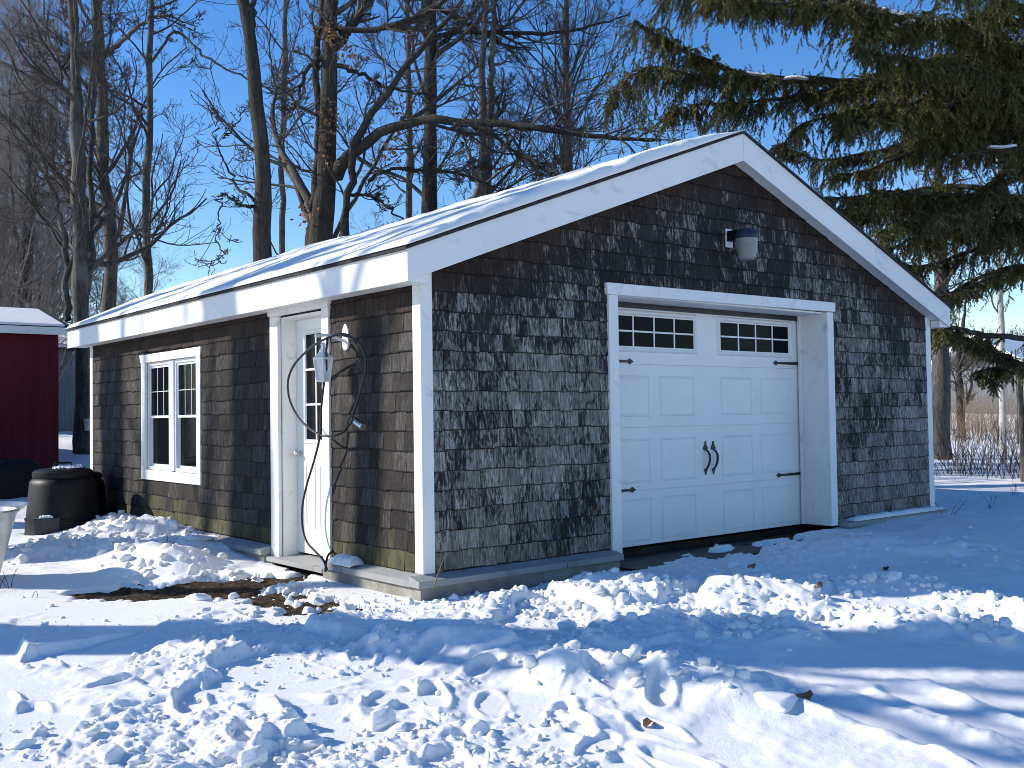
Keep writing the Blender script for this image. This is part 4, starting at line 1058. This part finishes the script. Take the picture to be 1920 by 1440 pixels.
bare_tree('broom_tree', [(A, [wr(d,17), wr(d,15), wr(d,14), wr(d,12), wr(d,11), wr(d,9), .04, .012])],
    'bare tree with broom-like upright branches left of the garage peak', BG, 110, BARK_L, n1=34, t0=.3, up1=.9, ang1=(18,45), l1=(.2,.4), lmax=3.4, n2=7)
# the thicket: three kinds grown once, then copied
def proto(seed, h, label, grp, loc):
    r = np.random.default_rng(seed); stems = []
    for k in range(3):
        a = r.uniform(0, 6.28); l = .25+.7*k*.5
        P = [np.array([.12*k*math.cos(a), .12*k*math.sin(a), -.6])]
        for q_ in (.2, .45, .7, 1.0): P.append(np.array([l*q_*math.cos(a)+r.normal()*.12, l*q_*math.sin(a)+r.normal()*.12, h*q_*(1-.12*k)]))
        stems.append((P, [.13-.03*k, .11-.03*k, .085-.02*k, .05-.012*k, .015]))
    return bare_tree('thicket_tree', stems, label, grp, seed, BARK_L, TWIG_T, n1=26, t0=.06, n2=7, n3=6, n4=3, l1=(.2,.42), lmax=3.6, up1=.5, base=(0,0,0), tk=1.0)
def place(src, x, y, z, rz_, s, first, label=None):
    if first: o = src
    else:
        o = src.copy(); COL.objects.link(o)
        for ch in src.children:
            c = ch.copy(); COL.objects.link(c); c.parent = o
    o.location = (x, y, z); o.rotation_euler = (0, 0, rz_); o.scale = (s, s, s)
    if label: o['label'] = label
    return o
GT = 'bare trees of the dense thicket on the left'
LT = 'many-stemmed bare tree in the dense thicket at the left'
pro = [proto(201+i, 12.5, LT, GT, None) for i in range(3)]
spots = [(-60,26),(5,30),(50,27),(90,33),(30,36),(190,34),(270,37),(60,30),(-20,34)]
rr_ = np.random.default_rng(9)
for i, (u, d_) in enumerate(spots):
    p = at(u, 760, d_); z = hz(p[0], p[1])-.1
    s = (1.0 if u < 170 else .72 if u < 280 else .5)*rr_.uniform(.88, 1.1)
    place(pro[i % 3], p[0], p[1], z, rr_.uniform(0, 6.28), s, i < 3)
GM = 'slender bare trees far behind the garage roof'
pm = proto(230, 8.5, 'slender bare tree far behind the garage, seen over the roof', GM, None); 
for i, (u, d_, s) in enumerate([(700,32,.75),(860,34,.8),(1130,32,.8),(1190,38,.85)]):
    p = at(u, 500, d_); place(pm, p[0], p[1], hz(p[0], p[1])-.1, rr_.uniform(0, 6.28), s, i == 0)
# trees standing out to the left, whose shadows cross the yard, the side wall and the roof
def off_tree(x, y, h, r0, seed, label, n1=14, tp=(.85,.7,.42), t0=.3, **kw):
    z = hz(x, y)-.2; r = np.random.default_rng(seed)
    P = [np.array([x, y, z])]+[np.array([x+r.normal()*.12*h*q_/8, y+r.normal()*.12*h*q_/8, z+h*q_]) for q_ in (.25, .5, .75, 1.0)]
    return bare_tree('yard_tree', [(P, [r0, r0*tp[0], r0*tp[1], r0*tp[2], .03])], label, 'yard trees out to the left', seed, BARK_D, n1=n1, t0=t0, n2=5, n3=3, n4=0, l1=(.2,.38), lmax=5.5, **kw)
sdx, sdy = -math.cos(SUN_AZ), math.sin(SUN_AZ)
def along(p, t): return p[0]+sdx*t, p[1]+sdy*t
def YL(x, y):
    z = hz(x, y); q = lambda a, h, s=0: np.array([x-.669*a+sdx*s, y-.743*a+sdy*s, z+h])
    return [([q(0, 4.1), q(.5, 4.9), q(.95, 5.8), q(1.15, 7.2), q(1.1, 9)], [.14, .08, .06, .045, .02]),
            ([q(0, 5.2), q(.9, 5.9), q(1.75, 6.3), q(2.1, 7.2), q(2.2, 9)], [.10, .055, .042, .032, .015]),
            ([q(0, 5.0), q(.5, 5.9), q(.75, 6.6), q(.8, 8.)], [.07, .04, .03, .02])]
LY = 'bare yard tree beyond the left edge of the photo'
for k, (p, t, h, r0) in enumerate([(G(700,1200,-.2), 9.0, 17, .43), ((0,1.02), 11, 15, .22), ((0,3.1), 12.5, 16, .52), ((0,6.9), 13, 15, .50), ((0,5.75), 16, 14, .16), ((0,3.9), 18, 15, .12)]):
    x_, y_ = along(p, t); off_tree(x_, y_, h, r0, 300+k, LY, n1=10, **(dict(tp=(.97,.93,.6), t0=.55, limbs=YL(x_, y_)) if k == 0 else dict(t0=.5)))

# ------------------------------------------------------------------ the spruce on the right
def spruce():
    r = np.random.default_rng(77)
    d0 = 15.5; tp = at(2030, 800, d0); z0 = hz(tp[0], tp[1])-.3
    e = empty('spruce_tree', (tp[0], tp[1], z0), 'old Norway spruce with drooping branches reaching in from the right', 'tree')
    T = TB(); S, R = resample([np.array([tp[0], tp[1], z0]), np.array([tp[0]+.05, tp[1], z0+5]), np.array([tp[0], tp[1]+.05, z0+11]), np.array([tp[0], tp[1], z0+17])], [.34, .30, .2, .04], 30)
    T.add(S[None], R[None], 14); T.build('trunk', BARK_D, e)
    limbs = []
    def L(path, d_a, d_b, ra, rb, hang, dens=1.0):
        n = len(path); limbs.append(([at(u, v, d_a+(d_b-d_a)*i/(n-1)) for i, (u, v) in enumerate(path)], ra, rb, hang, dens))
    L([(2030,215),(1900,187),(1790,168),(1640,157),(1500,150),(1390,140),(1310,108),(1240,72),(1195,45)], 15.5, 14.2, .10, .012, (.25,.8))
    L([(1500,150),(1400,150),(1320,145),(1240,130),(1190,138),(1150,180)], 14.6, 13.4, .035, .008, (.3,.9))
    L([(1640,157),(1520,175),(1420,190),(1330,195),(1260,205)], 14.8, 14.6, .03, .008, (.2,.6))
    L([(2030,120),(1900,95),(1840,72),(1760,50),(1680,30),(1600,10),(1500,-10),(1380,-25),(1260,-30)], 15.5, 13.6, .10, .012, (.3,1.0), 1.2)
    L([(1760,50),(1640,20),(1520,10),(1420,5),(1330,-10)], 14.6, 13.0, .04, .01, (.3,.95), 1.2)
    L([(2030,60),(1930,20),(1850,-10),(1740,-40)], 15.5, 14.0, .08, .02, (.3,.9))
    L([(2030,330),(1920,245),(1840,215),(1760,200),(1660,195),(1580,210),(1500,235)], 15.5, 14.6, .07, .012, (.25,.85))
    L([(2030,370),(1900,290),(1800,270),(1700,290),(1620,320),(1560,330)], 15.5, 15.2, .06, .012, (.25,.7), .7)
    L([(2030,430),(1900,370),(1800,350),(1700,360),(1620,380),(1560,400)], 15.5, 16.6, .06, .012, (.2,.6), .6)
    L([(2030,300),(1900,230),(1780,250),(1660,280),(1540,300),(1460,270)], 15.5, 17.5, .06, .012, (.3,1.0))
    L([(2030,480),(1920,440),(1830,430),(1740,440),(1660,470)], 15.5, 15.8, .05, .012, (.2,.7))
    L([(2030,520),(1930,500),(1860,520),(1800,545),(1750,560)], 15.5, 15.0, .045, .01, (.12,.35), .6)
    L([(2030,660),(1960,640),(1900,633),(1850,628),(1800,617),(1760,610)], 15.5, 14.3, .05, .03, (.05,.15), .15)
    L([(2030,720),(1940,690),(1880,665),(1830,640),(1790,625),(1755,612)], 15.5, 14.5, .035, .01, (.08,.28), .9)
    L([(1900,700),(1860,690),(1840,700),(1870,715)], 14.9, 14.8, .02, .006, (.08,.2), .7)
    L([(2030,292),(1940,286),(1900,281),(1850,284),(1790,292)], 14.9, 14.2, .05, .012, (.1,.3), .35)
    L([(2030,260),(1960,180),(1880,140),(1780,120),(1680,110),(1600,90)], 15.5, 13.4, .06, .012, (.3,.9))
    L([(2030,560),(1930,500),(1840,520),(1760,560),(1690,540)], 15.5, 16.8, .05, .012, (.2,.5), .6)
    L([(2030,500),(1920,420),(1820,470),(1720,500),(1650,470)], 15.5, 17.2, .05, .012, (.2,.55), .65)
    L([(2030,180),(1950,110),(1870,60),(1830,20)], 15.5, 16.5, .05, .012, (.3,.8))
    L([(2030,400),(1960,330),(1880,330),(1800,390),(1720,410),(1640,440)], 15.5, 14.0, .05, .012, (.2,.6))
    for k in range(14):
        u0, v0 = 2030, r.uniform(60, 560); u1 = r.uniform(1480, 1760); v1 = v0*.72+r.uniform(-10, 60)+25
        dd = r.uniform(13.6, 17.8)
        L([(u0, v0), ((u0*2+u1)/3, v0*.6+v1*.4-25), ((u0+u1*2)/3, v0*.3+v1*.7-22), (u1, v1)], 15.5, dd, .05, .012, (.2,.65), .85)
    BR = TB()
    tipS = []; tipD = []; tipB = []
    for (p, ra, rb, hang, dens) in limbs:
        P, Rr = resample(p, np.linspace(ra, rb, len(p)), 30, .02, r); BR.add(P[None], Rr[None], 7)
        ln = np.linalg.norm(np.diff(P, axis=0), axis=1).sum()
        n = int(ln*35*dens)
        # side sprays first, spreading sideways and drooping; then hanging branchlets
        t = r.uniform(.06, 1.0, n)*29; k = np.minimum(t.astype(int), 28); f = (t-k)[:, None]
        B = P[k]*(1-f)+P[k+1]*f; Tn = norm(P[k+1]-P[k])
        side = norm(np.cross(Tn, [0, 0, 1.]))*np.where(r.random(n) < .5, 1, -1)[:, None]
        Dv = side*r.uniform(.3, 1.1, n)[:, None]+Tn*r.uniform(.2, .8, n)[:, None]+np.array([0, 0, .12])
        clump = .35+1.3*vnoise(t*.33, t*0+ra*977, 88)
        L1 = (hang[0]*.7+(hang[1]*1.15-hang[0]*.7)*r.random(n)**1.9)*clump*(1-.25*t/29)
        dro = -r.uniform(.06, .45, n)[:, None]*np.array([[0, 0, 1.]])
        Q = np.empty((n, 9, 3)); Q[:, 0] = B; dd = norm(Dv)
        for j in range(8):
            dd = norm(dd+dro+r.normal(size=(n, 3))*.12); Q[:, j+1] = Q[:, j]+dd*(L1/8)[:, None]
        BR.add(Q, np.linspace(.006, .0025, 9)[None, :]*np.ones((n, 1)), 3)
        # tassels along each branchlet
        m = 11
        tt = np.tile(np.linspace(.12, 1, m)*8, (n, 1))+r.normal(size=(n, m))*.25; tt = np.clip(tt, 0, 7.999); kk = tt.astype(int); ff = (tt-kk)[..., None]
        ar = np.arange(n)[:, None]
        b2 = (Q[ar, kk]*(1-ff)+Q[ar, kk+1]*ff).reshape(-1, 3); t2 = norm(Q[ar, kk+1]-Q[ar, kk]).reshape(-1, 3)
        d2 = norm(t2*.7+r.normal(size=b2.shape)*[.4, .4, .22]+np.array([0, 0, -.42]))
        kp = r.random(len(b2)) < .86
        tipS.append(b2[kp]); tipD.append(d2[kp])
        # sprigs sitting along the top of the limb
        n3 = int(ln*26*dens); t = r.uniform(.1, 1.0, n3)*29; k = np.minimum(t.astype(int), 28); f = (t-k)[:, None]
        tipS.append(P[k]*(1-f)+P[k+1]*f); tipD.append(norm(r.normal(size=(n3, 3))+norm(P[k+1]-P[k])*.8+[0, 0, .2]))
    S = np.vstack(tipS); Dd = np.vstack(tipD); n = len(S)
    ln = r.uniform(.09, .22, n)
    nd = 14
    a = norm(np.cross(Dd, r.normal(size=(n, 3)))); b_ = np.cross(Dd, a)
    th = np.tile(np.arange(nd)*2.4, (n, 1))+r.uniform(0, 6.28, (n, 1)); pos = np.tile(np.linspace(.0, .95, nd), (n, 1))
    o = S[:, None]+Dd[:, None]*(pos*ln[:, None])[..., None]
    q = a[:, None]*np.cos(th)[..., None]+b_[:, None]*np.sin(th)[..., None]
    nl = (.034-.010*pos)[..., None]
    tip = o+q*nl*1.0+Dd[:, None]*nl*1.25
    wv = norm(np.cross(q, np.broadcast_to(Dd[:, None], q.shape)))*.0095
    Vv = np.stack([o-wv, o+wv, tip], 2).reshape(-1, 3)
    I = np.arange(len(Vv)).reshape(-1, 3)
    old = np.repeat(r.random(n) < .10, nd)
    G1 = TB(); G1.raw(Vv, I[~old]); G1.build('needles', NEEDLE, e, False)
    vi = I[old].ravel(); G2 = TB(); G2.raw(Vv[vi], np.arange(len(vi)).reshape(-1, 3)); G2.build('dry_needles', NEEDLE2, e, False)
    BR.build('branches', BARK_D, e)
    print('spruce sprigs', n)
spruce()
def blob(m, c, sx_, sy_, sz_, seed):
    V, F = ico_proto(3, seed); m.add(V*[sx_, sy_, sz_]+np.array(c), [tuple(f) for f in F])
for i, (u, v, dd, s) in enumerate([(1680,25,14.3,.13),(1700,45,14.25,.14),(1668,48,14.2,.09),(1715,52,14.3,.07)]):
    pass
m = MB()
for i, (u, v, dd, s) in enumerate([(1672,24,14.3,.11),(1690,30,14.3,.14),(1702,44,14.2,.11),(1678,50,14.2,.08),(1712,48,14.3,.06),(1655,18,14.3,.07)]): blob(m, at(u, v, dd), s, s, s*.6, 500+i)
tag(m.build('branch_snow', SNOW, None, True), 'biggest clump of snow caught high in the spruce near the top edge', 'snow')
m = MB()
for i, (u, v, dd, s) in enumerate([(1893,440,15.4,.09),(1903,448,15.4,.08),(1885,446,15.4,.05)]): blob(m, at(u, v, dd), s, s, s*.55, 520+i)
tag(m.build('branch_snow', SNOW, None, True), 'snow clump low in the spruce near the right edge', 'snow')
for lab, pts in (('snow strip on the spruce branch left of the garage peak', [(1395,141),(1430,145),(1440,147)]), ('snow strip on the long spruce branch above the garage peak', [(1470,151),(1490,149),(1515,152)]),
                 ('thin snow line on a bare spruce branch at the right edge', [(1852,280),(1880,281),(1905,277)]), ('thin snow line on the highest spruce branch', [(1580,2),(1610,10),(1640,17)])):
    P = [at(u, v-3, 14.35) for u, v in pts]; snow_cap('branch_snow', P, .09, .035, lab)

# ------------------------------------------------------------------ right-hand background
d = 24; A = ext(down([(1762,780),(1764,700),(1766,640),(1765,560),(1762,480)], d, zg(1762,790,d)), 5)
bare_tree('grey_tree', [(A, [wr(d,46), wr(d,40), wr(d,36), wr(d,32), wr(d,28), wr(d,26), .1, .03])], 'thick grey trunk right behind the garage corner', 'trees at the right field edge', 120, BARK_L, n1=12, t0=.3, n2=5, n3=5)
d = 27; A = ext(down([(1878,720),(1877,640),(1876,570),(1874,470),(1872,380)], d, zg(1878,790,d)), 4)
bare_tree('birch_tree', [(A, [wr(d,13), wr(d,12), wr(d,11), wr(d,11), wr(d,10), wr(d,9), .05, .02])], 'pale birch trunk near the right edge of the photo', 'trees at the right field edge', 121, BARK_B, n1=10, t0=.35, n2=5, n3=5)
d = 38; A = ext(down([(1800,740),(1797,680),(1802,640)], d, zg(1800,780,d)), 3)
bare_tree('small_tree', [(A, [wr(d,16), wr(d,13), wr(d,11), wr(d,9), .04, .015])], 'small dark tree between the grey trunk and the birch', 'trees at the right field edge', 122, BARK_D, n1=18, t0=.15, n2=6, n3=5)
def shrub(x, y, h, n, seed, label, spread=.5, m_=STRAWD):
    r = np.random.default_rng(seed); z = hz(x, y)-.08
    S = np.array([x, y, z])+r.normal(size=(n, 3))*[spread, spread, 0]
    P, R = grow(r, S, r.normal(size=(n, 3))*[.28, .28, 0]+[0, 0, 1], h*r.uniform(.35, 1, n), np.full(n, .007), 8, .10, .03, .3, .003)
    T = TB(); T.add(P, R, 4)
    s_, d_, l_, r_ = spawn(r, P, R, 5, .25, .95, (20, 55), (.2, .45), (.5, .8)); P2, R2 = grow(r, s_, d_, l_, r_, 4, .15, .05, .4, .0025); T.add(P2, R2, 3)
    o = T.build('shrub', m_); return tag(o, label, 'shrub', 'bare shrubs along the field edge')
rs_ = np.random.default_rng(4)
for i, (u, v, dd, hh) in enumerate([(1760,880,19,1.0),(1785,885,19.5,1.2),(1812,880,19,1.1),(1838,884,20,1.3),(1862,880,19,1.2),(1886,890,18,1.3),(1908,880,19,1.4),(1932,885,18,1.3),(1775,800,34,1.8),(1820,800,36,2.0),(1860,800,33,2.0),(1900,800,35,2.2),(1750,800,38,2.2),(1840,800,40,2.2),(1885,800,42,2.4),(1780,800,44,2.6),(1815,800,46,2.8),(1865,800,45,2.6),(1910,800,44,2.8)]):
    p = at(u, v, dd); shrub(p[0], p[1], hh, 17 if dd < 25 else 46, 600+i, 'tangle of bare dark stems in the row along the snowy field' if dd < 25 else 'taller bare shrub behind the row of stems at the right', .28 if dd < 25 else .7, STRAWD if dd < 25 and i % 3 else STRAW)
# far wooded hillside that reads as one mass
r = np.random.default_rng(61); n = 9000
an = yaw0+r.uniform(rad(13), rad(40), n); q = r.uniform(86, 125, n); x = CAM[0]+q*np.sin(an); y = CAM[1]+q*np.cos(an)
z = snow_h(x, y)-.2
P, R = grow(r, np.stack([x, y, z], -1), r.normal(size=(n, 3))*[.25, .25, 0]+[0, 0, 1], r.uniform(2.2, 5.0, n), np.full(n, .05), 5, .12, .02, .3, .02)
T = TB(); T.add(P, R, 3); s_, d_, l_, r_ = spawn(r, P, R, 5, .15, .95, (20, 60), (.25, .5), (.5, .9)); P2, R2 = grow(r, s_, d_, l_, r_, 3, .15, .03, .4, .012); T.add(P2, R2, 3)
tag(T.build('far_brush', TWIG), 'grey brown brush covering the far hillside beyond the field', 'brush', kind='stuff')
r = np.random.default_rng(62); n = 900
an = yaw0+r.uniform(rad(-36), rad(14), n); q = r.uniform(55, 95, n); x = CAM[0]+q*np.sin(an); y = CAM[1]+q*np.cos(an)
z = snow_h(x, y)-.2
P, R = grow(r, np.stack([x, y, z], -1), r.normal(size=(n, 3))*[.2, .2, 0]+[0, 0, 1], r.uniform(2, 6, n), np.full(n, .045), 5, .10, .02, .3, .012)
T = TB(); T.add(P, R, 3); s_, d_, l_, r_ = spawn(r, P, R, 5, .15, .95, (20, 60), (.2, .4), (.5, .9)); P2, R2 = grow(r, s_, d_, l_, r_, 3, .15, .03, .4, .012); T.add(P2, R2, 3)
tag(T.build('far_wood', TWIG_T), 'distant bare wood behind the thicket and the roof line', 'wood', kind='stuff')
# white-roofed house at the right edge
hp = at(1935, 690, 60)
e = empty('white_house', (hp[0], hp[1], hp[2]-2), 'house with a snowy white roof cut by the right edge of the photo', 'house')
MB().box(hp[0]-2.0, hp[1]-.5, hp[2]-4, hp[0]+5, hp[1]+5, hp[2]).build('wall', GREYW, e)
m = MB(); m.prism([(hp[0]-2.6, hp[1]-1.0, hp[2]), (hp[0]+5.5, hp[1]-1.0, hp[2]), (hp[0]+5.5, hp[1]+2.2, hp[2]+1.9), (hp[0]-2.6, hp[1]+2.2, hp[2]+1.9)], (0, .0, .2)); m.prism([(hp[0]-2.6, hp[1]+2.2, hp[2]+1.9), (hp[0]+5.5, hp[1]+2.2, hp[2]+1.9), (hp[0]+5.5, hp[1]+5.5, hp[2]), (hp[0]-2.6, hp[1]+5.5, hp[2])], (0, 0, .2))
m.build('roof', SNOW, e)
# fence posts in the field, dry weeds, leaves on the snow
for i, (u, v0, v1, dd, lab) in enumerate([(1752,640,800,30,'thin weathered fence stake beside the garage corner'),(1884,650,800,30,'thin weathered fence stake below the birch'),(1908,655,800,32,'thin fence stake nearest the house'),(1918,695,880,17,'dark-topped post at the very right edge')]):
    p = at(u, v1, dd); t_ = at(u, v0, dd); zb = hz(p[0], p[1])-.2
    e = tag(MB().tube([(p[0], p[1], zb), (p[0]+.01, p[1], (zb+t_[2])/2), (p[0], p[1], t_[2])], [.045 if i == 3 else .03]*2+[.04 if i == 3 else .025], 8).build('fence_post', BARK_L), lab, 'post', 'posts at the field edge')
def weed(u, v, dd, h, seed, label, n=5, lean=.25, m_=STRAWD):
    p = at(u, v, dd); r = np.random.default_rng(seed); x, y = p[0], p[1]; z = hz(x, y)-.03
    S = np.array([x, y, z])+r.normal(size=(n, 3))*[.03, .03, 0]
    P, R = grow(r, S, r.normal(size=(n, 3))*[lean, lean, 0]+[0, 0, 1], h*r.uniform(.6, 1, n), np.full(n, .0035), 7, .10, -.01, .4, .0018)
    T = TB(); T.add(P, R, 4); s_, d_, l_, r_ = spawn(r, P, R, 3, .5, 1, (20, 60), (.1, .3), (.6, .9)); P2, R2 = grow(r, s_, d_, l_, r_, 3, .15, 0, .5, .0015); T.add(P2, R2, 3)
    tag(T.build('dry_weed', m_), label, 'weed', 'dry weed stalks in the snow')
weed(12,1150,8.2,.20,701,'dry weed stalks poking from the snow at the left edge'); weed(75,1170,7.8,.14,702,'short curled weed stalk in the shaded snow at left', 2)
weed(312,1060,9.8,.16,703,'single dry stalk in the snow pile below the side wall', 1); weed(1778,975,11.8,.28,704,'dry weed stalk beside the right end of the ledge', 3); weed(1852,955,12.6,.35,705,'branching dry weed on the smooth snow right of the garage', 3)
weed(1905,920,14,.3,706,'dry weed clump below the dark-topped post', 5)
P = [on(813,1103,1,-.25), on(822,1075,1,-.25), on(836,1035,1,-.24)]; tag(MB().tube(P, [.005,.0045,.002], 6).build('straw_stalk', STRAW), 'single pale straw leaning against the front corner ledge', 'straw')
r = np.random.default_rng(81)
for i, (u, v, s, lab) in enumerate([(1503,1308,.06,'curled brown leaf lying in the tyre track'),(1217,1356,.035,'small dark leaf on the snow in the foreground'),(1578,1102,.05,'tan chip of wood on the sunlit snow ridge'),(1535,1097,.04,'dark leaf scrap on the snow ridge left of the tan chip'),(1660,1066,.03,'tiny dark leaf at the edge of the garage shadow'),(1408,1062,.04,'small dark twig end on the snow by the driveway')]):
    p = on(u, v, 2, -.2)
    for _ in range(4): p = on(u, v, 2, hz(p[0], p[1])+.015)
    V = []; a0 = r.uniform(0, 6.28)
    for k in range(13):
        a = k/12*2*math.pi; rr2 = s*(1+.3*math.sin(3*a)); c_, s_ = math.cos(a+a0), math.sin(a+a0)
        V.append((p[0]+rr2*c_, p[1]+rr2*.6*s_, p[2]+.5*s*math.cos(2*a)))
    me = MB().prism(V[:-1], (0, 0, .004)); tag(me.build('dead_leaf', OAKLEAF if i != 4 else STRAWD), lab, 'leaf', 'leaf scraps on the snow')
print('built')
